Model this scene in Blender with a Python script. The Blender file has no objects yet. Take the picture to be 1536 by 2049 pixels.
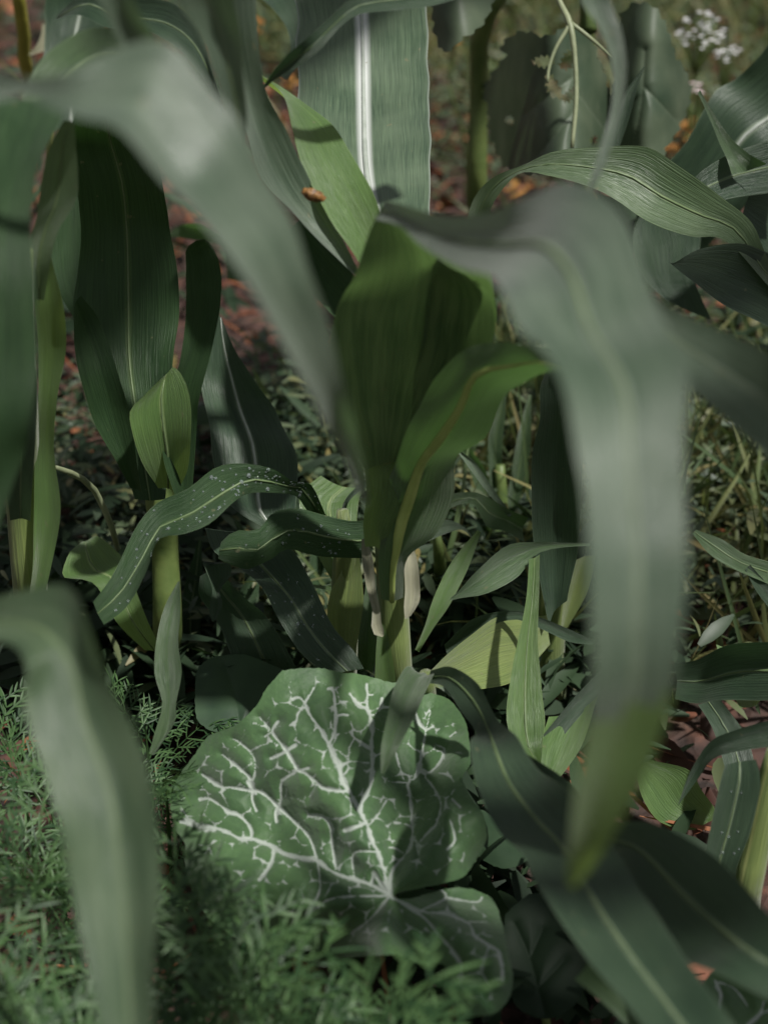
import bpy, bmesh, math, random
import numpy as np
from mathutils import Vector, Matrix, noise as mnoise
from mathutils.geometry import delaunay_2d_cdt

SC = bpy.context.scene
COL = SC.collection
random.seed(7)
RNG = np.random.default_rng(11)

# ------------------------------------------------------------------ camera
PITCH = math.radians(32); CAMH = 0.80; LENS = 50.0; SENS = 24.0
cam_d = bpy.data.cameras.new('camera'); cam = bpy.data.objects.new('camera', cam_d); COL.objects.link(cam)
cam.location = (0, 0, CAMH); cam.rotation_euler = (math.radians(90) - PITCH, 0, 0)
cam_d.lens = LENS; cam_d.sensor_fit = 'HORIZONTAL'; cam_d.sensor_width = SENS
cam_d.clip_start = 0.02; cam_d.clip_end = 200
cam_d.dof.use_dof = True; cam_d.dof.focus_distance = 1.10; cam_d.dof.aperture_fstop = 4.2
SC.camera = cam

# ------------------------------------------------------------------ light
SUN_EL = math.radians(64)
SUN_DIR = Vector((0.62, -0.38, 0)).normalized() * math.cos(SUN_EL) + Vector((0, 0, math.sin(SUN_EL)))
sd = bpy.data.lights.new('sun', 'SUN'); sun = bpy.data.objects.new('sun', sd); COL.objects.link(sun)
sd.energy = 4.6; sd.angle = math.radians(2.2); sd.color = (1.0, 0.975, 0.92)
sun.rotation_euler = SUN_DIR.to_track_quat('Z', 'Y').to_euler()
W = bpy.data.worlds.new('World'); SC.world = W; W.use_nodes = True
nt = W.node_tree; bg = nt.nodes['Background']
sky = nt.nodes.new('ShaderNodeTexSky'); sky.sky_type = 'NISHITA'; sky.sun_disc = False
sky.sun_elevation = SUN_EL; sky.sun_rotation = math.atan2(SUN_DIR.x, SUN_DIR.y)
hs = nt.nodes.new('ShaderNodeHueSaturation'); hs.inputs['Saturation'].default_value = 0.22
nt.links.new(sky.outputs[0], hs.inputs['Color']); nt.links.new(hs.outputs[0], bg.inputs[0]); bg.inputs[1].default_value = 0.060
SC.view_settings.view_transform = 'Standard'; SC.view_settings.look = 'None'
SC.view_settings.exposure = 0.42; SC.view_settings.gamma = 1
SC.render.engine = 'CYCLES'
SC.cycles.max_bounces = 6; SC.cycles.transparent_max_bounces = 4
SC.cycles.sample_clamp_indirect = 3.0
SC.cycles.use_denoising = True

# ------------------------------------------------------------------ pixel -> world
FWD = Vector((0, math.cos(PITCH), -math.sin(PITCH))); UP = Vector((0, math.sin(PITCH), math.cos(PITCH)))
CAMP = Vector((0, 0, CAMH)); K = SENS / LENS / 1536.0
def P(px, py, d):
    return CAMP + FWD * d + Vector((1, 0, 0)) * ((px - 768) * K * d) + UP * (-(py - 1024.5) * K * d)
def G(px, py, z=0.0):
    r = FWD + Vector((1, 0, 0)) * ((px - 768) * K) + UP * (-(py - 1024.5) * K)
    t = (z - CAMH) / r.z
    return CAMP + r * t

# ------------------------------------------------------------------ materials
def newmat(name):
    m = bpy.data.materials.new(name); m.use_nodes = True
    n = m.node_tree; n.nodes.clear(); return m, n
def N(n, t, **kw):
    x = n.nodes.new(t)
    for k, v in kw.items():
        if k.startswith('i_'):
            key = k[2:]; x.inputs[int(key) if key.isdigit() else key.replace('_', ' ')].default_value = v
        else: setattr(x, k, v)
    return x
def mixc(n, fac, a, b, blend='MIX'):
    x = N(n, 'ShaderNodeMix', data_type='RGBA', blend_type=blend)
    for i, v in ((0, fac), (6, a), (7, b)):
        if hasattr(v, 'is_output'): n.links.new(v, x.inputs[i])
        else: x.inputs[i].default_value = v if not isinstance(v, tuple) else (*v, 1)
    return x.outputs[2]
def math_(n, op, a, b=None, c=None, clamp=False):
    x = N(n, 'ShaderNodeMath', operation=op, use_clamp=clamp)
    for i, v in enumerate((a, b, c)):
        if v is None: continue
        if hasattr(v, 'is_output'): n.links.new(v, x.inputs[i])
        else: x.inputs[i].default_value = v
    return x.outputs[0]
def ramp(n, fac, stops):
    x = N(n, 'ShaderNodeValToRGB'); n.links.new(fac, x.inputs[0]); e = x.color_ramp.elements
    while len(e) < len(stops): e.new(0.5)
    for s, (p, c) in zip(e, stops): s.position = p; s.color = (*c, 1) if len(c) == 3 else c
    return x.outputs[0]
def leafy_out(n, col, trans_col, tfac, rough, spec, bump=None, sheen=0.0, bstr=0.5, bdist=0.0006):
    p = N(n, 'ShaderNodeBsdfPrincipled'); n.links.new(col, p.inputs['Base Color'])
    if hasattr(rough, 'is_output'): n.links.new(rough, p.inputs['Roughness'])
    else: p.inputs['Roughness'].default_value = rough
    p.inputs['Specular IOR Level'].default_value = spec
    p.inputs['Sheen Weight'].default_value = sheen; p.inputs['Sheen Roughness'].default_value = 0.5
    t = N(n, 'ShaderNodeBsdfTranslucent')
    if hasattr(trans_col, 'is_output'): n.links.new(trans_col, t.inputs[0])
    else: t.inputs[0].default_value = (*trans_col, 1)
    if bump is not None:
        b = N(n, 'ShaderNodeBump', i_0=bstr); b.inputs['Distance'].default_value = bdist
        n.links.new(bump, b.inputs['Height']); n.links.new(b.outputs[0], p.inputs['Normal'])
    mx = N(n, 'ShaderNodeMixShader', i_0=tfac)
    n.links.new(p.outputs[0], mx.inputs[1]); n.links.new(t.outputs[0], mx.inputs[2])
    o = N(n, 'ShaderNodeOutputMaterial'); n.links.new(mx.outputs[0], o.inputs[0])

def corn_mat(name, dark, light, trans, rib, tfac=0.3, rough=0.42, spec=0.5, ribw=0.03, sheen=0.25, stk=1.6, bd=0.0012, su=44, lo=.32, hi=.68):
    m, n = newmat(name)
    uv = N(n, 'ShaderNodeTexCoord'); sep = N(n, 'ShaderNodeSeparateXYZ'); n.links.new(uv.outputs['UV'], sep.inputs[0])
    oi = N(n, 'ShaderNodeObjectInfo')
    off = math_(n, 'MULTIPLY', oi.outputs['Random'], 37.0)
    u, v = sep.outputs[0], sep.outputs[1]
    def streak(su, sv, det=3):
        cb = N(n, 'ShaderNodeCombineXYZ')
        n.links.new(math_(n, 'MULTIPLY_ADD', u, su, off), cb.inputs[0]); n.links.new(math_(n, 'MULTIPLY', v, sv), cb.inputs[1])
        x = N(n, 'ShaderNodeTexNoise', i_Scale=1.0, i_Detail=det); n.links.new(cb.outputs[0], x.inputs[0]); return x.outputs[0]
    s1 = streak(su, 1.5); s2 = streak(120, 3.0, 2); s3 = streak(9, 1.2, 2)
    blot = N(n, 'ShaderNodeTexNoise', i_Scale=26.0, i_Detail=4.0); n.links.new(uv.outputs['Object'], blot.inputs[0])
    f = math_(n, 'ADD', math_(n, 'MULTIPLY', s1, 0.55), math_(n, 'MULTIPLY', s3, 0.45))
    f = math_(n, 'ADD', f, math_(n, 'MULTIPLY_ADD', blot.outputs[0], 0.6, -0.3))
    c = ramp(n, f, [(lo, dark), (hi, light)])
    c = mixc(n, math_(n, 'MULTIPLY', math_(n, 'SUBTRACT', s2, 0.45), stk, clamp=True), c, tuple(x * 1.7 for x in light))
    d = math_(n, 'ABSOLUTE', math_(n, 'SUBTRACT', u, 0.5))
    ribm = N(n, 'ShaderNodeMapRange', i_1=ribw * 1.5, i_2=ribw * 0.6); n.links.new(d, ribm.inputs[0])
    marg = N(n, 'ShaderNodeMapRange', i_1=0.482, i_2=0.497, i_3=0.0, i_4=0.6); n.links.new(d, marg.inputs[0])
    c = mixc(n, ribm.outputs[0], c, rib); c = mixc(n, marg.outputs[0], c, tuple(0.5 * (a + b) for a, b in zip(light, rib)))
    # small tan scars and spots
    sp = N(n, 'ShaderNodeTexNoise', i_Scale=140.0, i_Detail=2.0); n.links.new(uv.outputs['Object'], sp.inputs[0])
    spm = N(n, 'ShaderNodeMapRange', i_1=0.72, i_2=0.76, i_3=0.0, i_4=0.5); n.links.new(sp.outputs[0], spm.inputs[0])
    c = mixc(n, spm.outputs[0], c, (0.16, 0.15, 0.08))
    r = N(n, 'ShaderNodeMapRange', i_1=0.3, i_2=0.7, i_3=rough - 0.07, i_4=rough + 0.12); n.links.new(blot.outputs[0], r.inputs[0])
    tc = mixc(n, 0.55, trans, tuple(x * 0.6 for x in trans)); tcn = mixc(n, s1, tuple(x * 0.65 for x in trans), tuple(x * 1.2 for x in trans))
    h = math_(n, 'ADD', math_(n, 'MULTIPLY', s1, 1.0), math_(n, 'MULTIPLY', s2, 0.5))
    leafy_out(n, c, tcn, tfac, r.outputs[0], spec, h, sheen, 0.7, bd)
    return m
M = {}
class _MD(dict):
    def __missing__(self, k):
        if k.endswith('_plain'):
            a, kw = CM_ARGS[k[:-6]]; kw = dict(kw); kw['ribw'] = 0.0005; a = (a[0] + '_plain',) + a[1:]; self[k] = corn_mat_(*a, **kw); return self[k]
        raise KeyError(k)
M = _MD(); CM_ARGS = {}; corn_mat_ = corn_mat
def corn_mat(name, *a, **k):
    m = corn_mat_(name, *a, **k); CM_LAST.clear(); CM_LAST.append(((name,) + a, k)); CM_BY[m.name] = CM_LAST[0]; return m
CM_LAST = []; CM_BY = {}
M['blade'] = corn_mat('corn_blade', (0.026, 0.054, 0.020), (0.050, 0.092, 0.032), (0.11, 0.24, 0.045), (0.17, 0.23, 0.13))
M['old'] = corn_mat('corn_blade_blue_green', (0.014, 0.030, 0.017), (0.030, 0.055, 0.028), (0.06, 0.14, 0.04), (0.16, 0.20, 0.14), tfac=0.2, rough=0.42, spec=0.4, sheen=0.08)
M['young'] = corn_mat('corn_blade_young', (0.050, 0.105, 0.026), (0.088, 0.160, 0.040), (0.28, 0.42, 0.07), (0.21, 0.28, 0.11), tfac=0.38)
M['sheath'] = corn_mat('corn_sheath', (0.09, 0.135, 0.035), (0.155, 0.20, 0.055), (0.25, 0.34, 0.08), (0.24, 0.27, 0.09), tfac=0.25, ribw=0.02)
M['silver'] = corn_mat('corn_blade_silver', (0.028, 0.056, 0.028), (0.078, 0.118, 0.066), (0.10, 0.18, 0.06), (0.50, 0.52, 0.50), tfac=0.2, rough=0.4, spec=0.6, ribw=0.045, stk=1.6, bd=0.0006)
M['whorl'] = corn_mat('corn_whorl_ribbed', (0.036, 0.080, 0.028), (0.105, 0.165, 0.062), (0.17, 0.30, 0.08), (0.07, 0.13, 0.045), tfac=0.3, stk=2.0, bd=0.008, su=20, lo=.4, hi=.6, sheen=.04)
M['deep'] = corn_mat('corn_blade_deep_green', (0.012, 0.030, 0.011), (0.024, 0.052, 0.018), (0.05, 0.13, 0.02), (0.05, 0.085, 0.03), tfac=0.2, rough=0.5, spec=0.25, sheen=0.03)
M['dim'] = corn_mat('corn_blade_dim', (0.028, 0.056, 0.026), (0.066, 0.100, 0.052), (0.13, 0.24, 0.06), (0.10, 0.14, 0.08), tfac=0.25, su=14, lo=.38, hi=.62, sheen=.1)
M['mid'] = corn_mat('corn_blade_mid', (0.045, 0.082, 0.035), (0.080, 0.125, 0.055), (0.14, 0.26, 0.06), (0.15, 0.20, 0.10), tfac=0.28)
M['bloom'] = corn_mat('corn_blade_grey_bloom', (0.036, 0.064, 0.036), (0.080, 0.112, 0.074), (0.12, 0.22, 0.07), (0.17, 0.20, 0.16), tfac=0.25, rough=0.42, spec=0.7, ribw=0.035, su=14, lo=.38, hi=.62)  # paler grey-green base colour stands in for sky reflection on the blade
M['dry'] = corn_mat('corn_sheath_dry', (0.16, 0.17, 0.10), (0.30, 0.29, 0.20), (0.3, 0.3, 0.16), (0.35, 0.34, 0.25), tfac=0.3, ribw=0.001)

for k_ in list(M): CM_ARGS[k_] = CM_BY[M[k_].name]
def simple_mat(name, c1, c2, scale=30, rough=0.6, trans=None, tfac=0.0, island=False, spec=0.4, stops=None):
    m, n = newmat(name)
    uv = N(n, 'ShaderNodeTexCoord'); no = N(n, 'ShaderNodeTexNoise', i_Scale=scale, i_Detail=5.0); n.links.new(uv.outputs['Object'], no.inputs[0])
    f = no.outputs[0]
    if island:
        g = N(n, 'ShaderNodeNewGeometry'); f = math_(n, 'MULTIPLY_ADD', no.outputs[0], 0.35, math_(n, 'MULTIPLY', g.outputs['Random Per Island'], 0.75))
    c = ramp(n, f, stops or [(0.3, c1), (0.7, c2)])
    if name == 'broad_leaf':
        at = N(n, 'ShaderNodeAttribute', attribute_name='vein'); c = mixc(n, math_(n, 'MULTIPLY', at.outputs['Fac'], .45), c, (0.12, 0.15, 0.10))
    tr = mixc(n, 0.5, c, trans or c2)
    leafy_out(n, c, tr, tfac, rough, spec, no.outputs[0], 0.0, 0.5, 0.002)
    return m
M['rib'] = simple_mat('midrib_flesh', (0.085, 0.13, 0.055), (0.13, 0.18, 0.08), 60, 0.45, (0.3, 0.38, 0.12), 0.15)
M['rib_yellow'] = simple_mat('midrib_yellow_flesh', (0.27, 0.35, 0.09), (0.38, 0.46, 0.14), 60, 0.45, (0.3, 0.38, 0.08), 0.2)
M['rib_pale'] = simple_mat('midrib_pale_flesh', (0.26, 0.29, 0.25), (0.36, 0.39, 0.35), 60, 0.35, (0.3, 0.38, 0.2), 0.1)
M['stem'] = simple_mat('green_stem', (0.07, 0.11, 0.03), (0.13, 0.17, 0.05), 50, 0.5, (0.2, 0.3, 0.06), 0.1)
M['stem_pale'] = simple_mat('pale_stem', (0.14, 0.165, 0.09), (0.22, 0.24, 0.14), 50, 0.5)
M['stem_yellow'] = simple_mat('yellow_stem', (0.20, 0.19, 0.03), (0.30, 0.27, 0.05), 50, 0.5)
M['broad'] = simple_mat('broad_leaf', (0.026, 0.048, 0.026), (0.080, 0.105, 0.064), 22, 0.55, (0.07, 0.13, 0.04), 0.18)
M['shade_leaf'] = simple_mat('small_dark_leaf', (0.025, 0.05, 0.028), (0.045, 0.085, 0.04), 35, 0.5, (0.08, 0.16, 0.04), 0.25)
M['feather'] = simple_mat('feathery_leaf', (0.017, 0.048, 0.016), (0.066, 0.128, 0.044), 20, 0.5, (0.18, 0.32, 0.08), 0.3, island=True)
M['weed'] = simple_mat('weed_leaf', None, None, 12, 0.5, (0.16, 0.25, 0.05), 0.3, island=True,
    stops=[(0.1, (0.03, 0.05, 0.028)), (0.5, (0.06, 0.09, 0.05)), (0.8, (0.11, 0.13, 0.06)), (0.97, (0.20, 0.15, 0.05))])
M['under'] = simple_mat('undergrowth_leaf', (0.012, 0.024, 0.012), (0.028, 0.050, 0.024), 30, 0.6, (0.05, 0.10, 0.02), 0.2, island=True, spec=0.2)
M['grass'] = simple_mat('grass_blade', None, None, 12, 0.5, (0.2, 0.28, 0.06), 0.3, island=True,
    stops=[(0.1, (0.04, 0.07, 0.03)), (0.5, (0.08, 0.12, 0.045)), (0.8, (0.16, 0.16, 0.06)), (0.97, (0.26, 0.21, 0.10))])
M['litter'] = simple_mat('dry_leaf', None, None, 25, 0.7, (0.25, 0.09, 0.04), 0.1, island=True,
    stops=[(0.1, (0.025, 0.012, 0.009)), (0.45, (0.045, 0.015, 0.009)), (0.72, (0.12, 0.036, 0.013)), (0.9, (0.21, 0.075, 0.028)), (0.99, (0.22, 0.12, 0.04))])
M['petal'] = simple_mat('white_petal', (0.6, 0.6, 0.62), (0.8, 0.8, 0.8), 40, 0.6, (0.6, 0.6, 0.6), 0.3)
M['petal_pink'] = simple_mat('pinkish_petal', (0.5, 0.42, 0.44), (0.65, 0.55, 0.55), 40, 0.6, (0.6, 0.5, 0.5), 0.3)
M['petal_orange'] = simple_mat('orange_petal', (0.22, 0.09, 0.02), (0.32, 0.17, 0.04), 40, 0.6, (0.5, 0.2, 0.02), 0.3)
M['bug'] = simple_mat('brown_husk', (0.04, 0.018, 0.008), (0.26, 0.13, 0.035), 420, 0.5)

def ground_mat():
    m, n = newmat('soil_and_litter')
    uv = N(n, 'ShaderNodeTexCoord')
    a = N(n, 'ShaderNodeTexNoise', i_Scale=5.0, i_Detail=6.0); b = N(n, 'ShaderNodeTexNoise', i_Scale=45.0, i_Detail=8.0)
    v = N(n, 'ShaderNodeTexVoronoi', i_Scale=60.0)
    for x in (a, b, v): n.links.new(uv.outputs['Object'], x.inputs['Vector'])
    c = ramp(n, b.outputs[0], [(0.3, (0.015, 0.009, 0.007)), (0.55, (0.05, 0.022, 0.015)), (0.75, (0.12, 0.05, 0.03))])
    c = mixc(n, math_(n, 'MULTIPLY', math_(n, 'SUBTRACT', a.outputs[0], 0.5), 2.5, clamp=True), c, (0.05, 0.045, 0.02))
    p = N(n, 'ShaderNodeBsdfPrincipled', i_Roughness=0.85); n.links.new(c, p.inputs[0])
    bp = N(n, 'ShaderNodeBump', i_0=0.8); bp.inputs['Distance'].default_value = 0.01
    n.links.new(math_(n, 'ADD', b.outputs[0], v.outputs[0]), bp.inputs['Height']); n.links.new(bp.outputs[0], p.inputs['Normal'])
    o = N(n, 'ShaderNodeOutputMaterial'); n.links.new(p.outputs[0], o.inputs[0]); return m
M['ground'] = ground_mat()

def drop_mat():
    m, n = newmat('water')
    p = N(n, 'ShaderNodeBsdfPrincipled', i_Roughness=0.02); p.inputs['Transmission Weight'].default_value = 0.9
    p.inputs['IOR'].default_value = 1.33; p.inputs['Base Color'].default_value = (0.85, 0.95, 0.95, 1); p.inputs['Specular IOR Level'].default_value = 1.0
    o = N(n, 'ShaderNodeOutputMaterial'); n.links.new(p.outputs[0], o.inputs[0]); return m
M['water'] = drop_mat()

def squash_mat():
    m, n = newmat('squash_leaf_silver_veined')
    uv = N(n, 'ShaderNodeTexCoord'); at = N(n, 'ShaderNodeAttribute', attribute_name='vein')
    a = N(n, 'ShaderNodeTexNoise', i_Scale=22.0, i_Detail=5.0); b = N(n, 'ShaderNodeTexNoise', i_Scale=260.0, i_Detail=3.0)
    for x in (a, b): n.links.new(uv.outputs['Object'], x.inputs['Vector'])
    c = ramp(n, math_(n, 'ADD', math_(n, 'MULTIPLY', a.outputs[0], 0.7), math_(n, 'MULTIPLY', b.outputs[0], 0.3)), [(0.35, (0.040, 0.088, 0.034)), (0.65, (0.072, 0.145, 0.050))])
    f = math_(n, 'MULTIPLY_ADD', math_(n, 'SUBTRACT', b.outputs[0], 0.5), 0.5, at.outputs['Fac'])
    mr = N(n, 'ShaderNodeMapRange', i_1=0.26, i_2=0.66, i_3=0.0, i_4=0.88); n.links.new(f, mr.inputs[0])
    c = mixc(n, mr.outputs[0], c, (0.38, 0.42, 0.38))
    tr = mixc(n, mr.outputs[0], (0.13, 0.27, 0.05), (0.2, 0.24, 0.16))
    leafy_out(n, c, tr, 0.25, 0.55, 0.35, math_(n, 'ADD', b.outputs[0], a.outputs[0]), 0.4, 0.5, 0.0012)
    return m
M['squash'] = squash_mat()

# ------------------------------------------------------------------ object helpers
def tag(o, label=None, cat=None, group=None, kind=None):
    if label: o['label'] = label
    if cat: o['category'] = cat
    if group: o['group'] = group
    if kind: o['kind'] = kind
    return o
def link(name, me, mat=None, parent=None):
    o = bpy.data.objects.new(name, me); COL.objects.link(o)
    if mat is not None: me.materials.append(mat)
    if parent is not None:
        o.parent = parent; o.location = -Vector(parent['org']) if 'org' in parent else Vector((0, 0, 0))
    return o
def empty(name, loc, label, cat, group=None):
    o = bpy.data.objects.new(name, None); COL.objects.link(o); o.location = loc; o.empty_display_size = 0.02
    o['org'] = tuple(loc); return tag(o, label, cat, group)
def mesh(name, vs, fs, smooth=True, uvs=None):
    me = bpy.data.meshes.new(name); me.from_pydata([tuple(v) for v in vs], [], fs)
    if smooth: me.polygons.foreach_set('use_smooth', [True] * len(me.polygons))
    if uvs is not None:
        l = me.uv_layers.new(name='UVMap'); vi = np.empty(len(me.loops), int); me.loops.foreach_get('vertex_index', vi)
        l.data.foreach_set('uv', np.asarray(uvs, float)[vi].ravel())
    me.update(); return me
def catmull(pts, n):
    pts = np.asarray(pts, float); k = len(pts)
    if k == 2: pts = np.array([pts[0], (pts[0] + pts[1]) / 2, pts[1]]); k = 3
    ext = np.vstack([2 * pts[0] - pts[1], pts, 2 * pts[-1] - pts[-2]])
    seg = np.linalg.norm(np.diff(pts, axis=0), axis=1); cum = np.concatenate([[0], np.cumsum(seg)]); L = cum[-1]
    out = []
    for s in np.linspace(0, L, n):
        i = min(max(np.searchsorted(cum, s, side='right') - 1, 0), k - 2); t = (s - cum[i]) / max(seg[i], 1e-9)
        p0, p1, p2, p3 = ext[i:i + 4]
        out.append(0.5 * (2 * p1 + (p2 - p0) * t + (2 * p0 - 5 * p1 + 4 * p2 - p3) * t * t + (3 * p1 - p0 - 3 * p2 + p3) * t ** 3))
    return np.array(out), L

def tube(name, pts, radii, mat, parent=None, sides=12, oval=1.0, res=3):
    """tapered tube through world points"""
    arr = [[*p, r] for p, r in zip(pts, radii)]
    c, L = catmull(arr, max(3, res * len(pts)))
    vs, fs, uv = [], [], []
    prevx = None
    for i in range(len(c)):
        p = Vector(c[i][:3]); q = Vector(c[min(i + 1, len(c) - 1)][:3]) - Vector(c[max(i - 1, 0)][:3])
        q.normalize()
        x = (prevx - q * prevx.dot(q)).normalized() if prevx is not None else q.orthogonal().normalized()
        prevx = x; y = q.cross(x)
        for j in range(sides):
            a = 2 * math.pi * j / sides
            vs.append(p + x * math.cos(a) * c[i][3] + y * math.sin(a) * c[i][3] * oval); uv.append((j / sides, i / len(c) * L * 10))
    for i in range(len(c) - 1):
        for j in range(sides):
            a, b = i * sides + j, i * sides + (j + 1) % sides
            fs.append((a, b, b + sides, a + sides))
    fs.append(tuple(range(sides))[::-1]); fs.append(tuple((len(c) - 1) * sides + j for j in range(sides)))
    return link(name, mesh(name, vs, fs, True, uv), mat, parent)

SURF = {}
def leaf(parent, st, mat='blade', fold=0.10, ruf=0.055, rf=22, rib=0.018, ribmat='rib', base=0, nu=14, mat2=None, t2=1.0, key=None, label=None, name='leaf', seed=None, side=1):
    """st = stations (lx, ly, rx, ry, depth[, right minus left depth]); the blade runs along them. base=0: attached at the first station."""
    rnd = random.Random(seed if seed is not None else len(bpy.data.objects))
    rows = []
    for s in st:
        lx, ly, rx, ry, d = s[:5]; dd = s[5] if len(s) > 5 else 0.0
        rows.append([*P(lx, ly, d - dd / 2), *P(rx, ry, d + dd / 2), (s[6] if len(s) > 6 else 0.5) * .1])
    L = sum(np.linalg.norm(np.array(rows[i + 1][:6]) - np.array(rows[i][:6])) for i in range(len(rows) - 1)) / 1.414
    n = int(min(90, max(14, L / 0.006)))
    c, _ = catmull(rows, n)
    vs, uv, mid = [], [], []
    ph = [rnd.uniform(0, 6.28) for _ in range(6)]
    for i in range(n):
        A = Vector(c[i][:3]); B = Vector(c[i][3:6]); mu = c[i][6] * 10; w = (B - A).length
        j0, j1 = max(i - 2, 0), min(i + 2, n - 1)
        T = (Vector(c[j1][:3]) + Vector(c[j1][3:6]) - Vector(c[j0][:3]) - Vector(c[j0][3:6])).normalized()
        X = (B - A).normalized(); Nn = X.cross(T)
        Cc = (A + B) / 2
        if Nn.length < 1e-4: Nn = (CAMP - Cc)
        Nn.normalize()
        if Nn.dot(CAMP - Cc) < 0: Nn = -Nn
        t = i / (n - 1); s_m = t * L
        for k in range(nu + 1):
            u = k / nu; s = abs(2 * u - 1); sg = 0 if u < 0.5 else 1
            pr = side * fold * w * (s ** 1.4 - 0.5)
            rr = ruf * w * s ** 2.5 * (math.sin(s_m * 6.28 * rf / 3.0 + ph[sg]) * 0.8 + math.sin(s_m * 6.28 * rf / 1.3 + ph[2 + sg]) * 0.4)
            small = mnoise.noise(Vector((u * 3 + ph[4], s_m * 18, ph[5]))) * 0.02 * w
            edge = (u - 0.5) * mnoise.noise(Vector((sg * 9.1 + ph[4], s_m * 30, 3.3))) * 0.06
            uu = u / .5 * mu if u < .5 else mu + (u - .5) / .5 * (1 - mu)
            p = A.lerp(B, uu + edge) + Nn * (pr + rr + small)
            vs.append(p); uv.append((u, s_m * 10))
        mid.append((A.lerp(B, mu) + Nn * (-side * fold * w * 0.5 + mnoise.noise(Vector((1.5 + ph[4], s_m * 18, ph[5]))) * 0.02 * w), Nn, w))
    fs = []
    for i in range(n - 1):
        for k in range(nu):
            a = i * (nu + 1) + k; fs.append((a, a + 1, a + nu + 2, a + nu + 1))
    o = link(name, mesh(name, vs, fs, True, uv), M[mat if rib > 0 or mat == 'dry' else mat + '_plain'], parent)
    if label: o['label'] = label
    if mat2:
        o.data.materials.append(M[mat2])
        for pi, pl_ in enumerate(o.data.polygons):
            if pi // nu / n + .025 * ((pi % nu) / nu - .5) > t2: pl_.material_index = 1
    if rib > 0:
        pts, rad = [], []
        for i in range(0, n, 2):
            t = i / (n - 1); t = t if base == 0 else 1 - t
            p, nn, w = mid[i]; r = max(0.0003, rib * min(w, 0.09) * (1 - 0.8 * t) + 0.0002)
            pts.append(p + nn * 0.0002); rad.append(r)
        tube('midrib', pts, rad, M[ribmat], parent=None, sides=8, res=1)
        rb = COL.objects[-1]; rb.parent = o
    if key: SURF[key] = (n, nu, [Vector(v) for v in vs])
    return o

def stalk(parent, pts, radii, mat='sheath', name='stalk'):
    return tube(name, [Vector(p) for p in pts], radii, M[mat], parent, 14)

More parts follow.
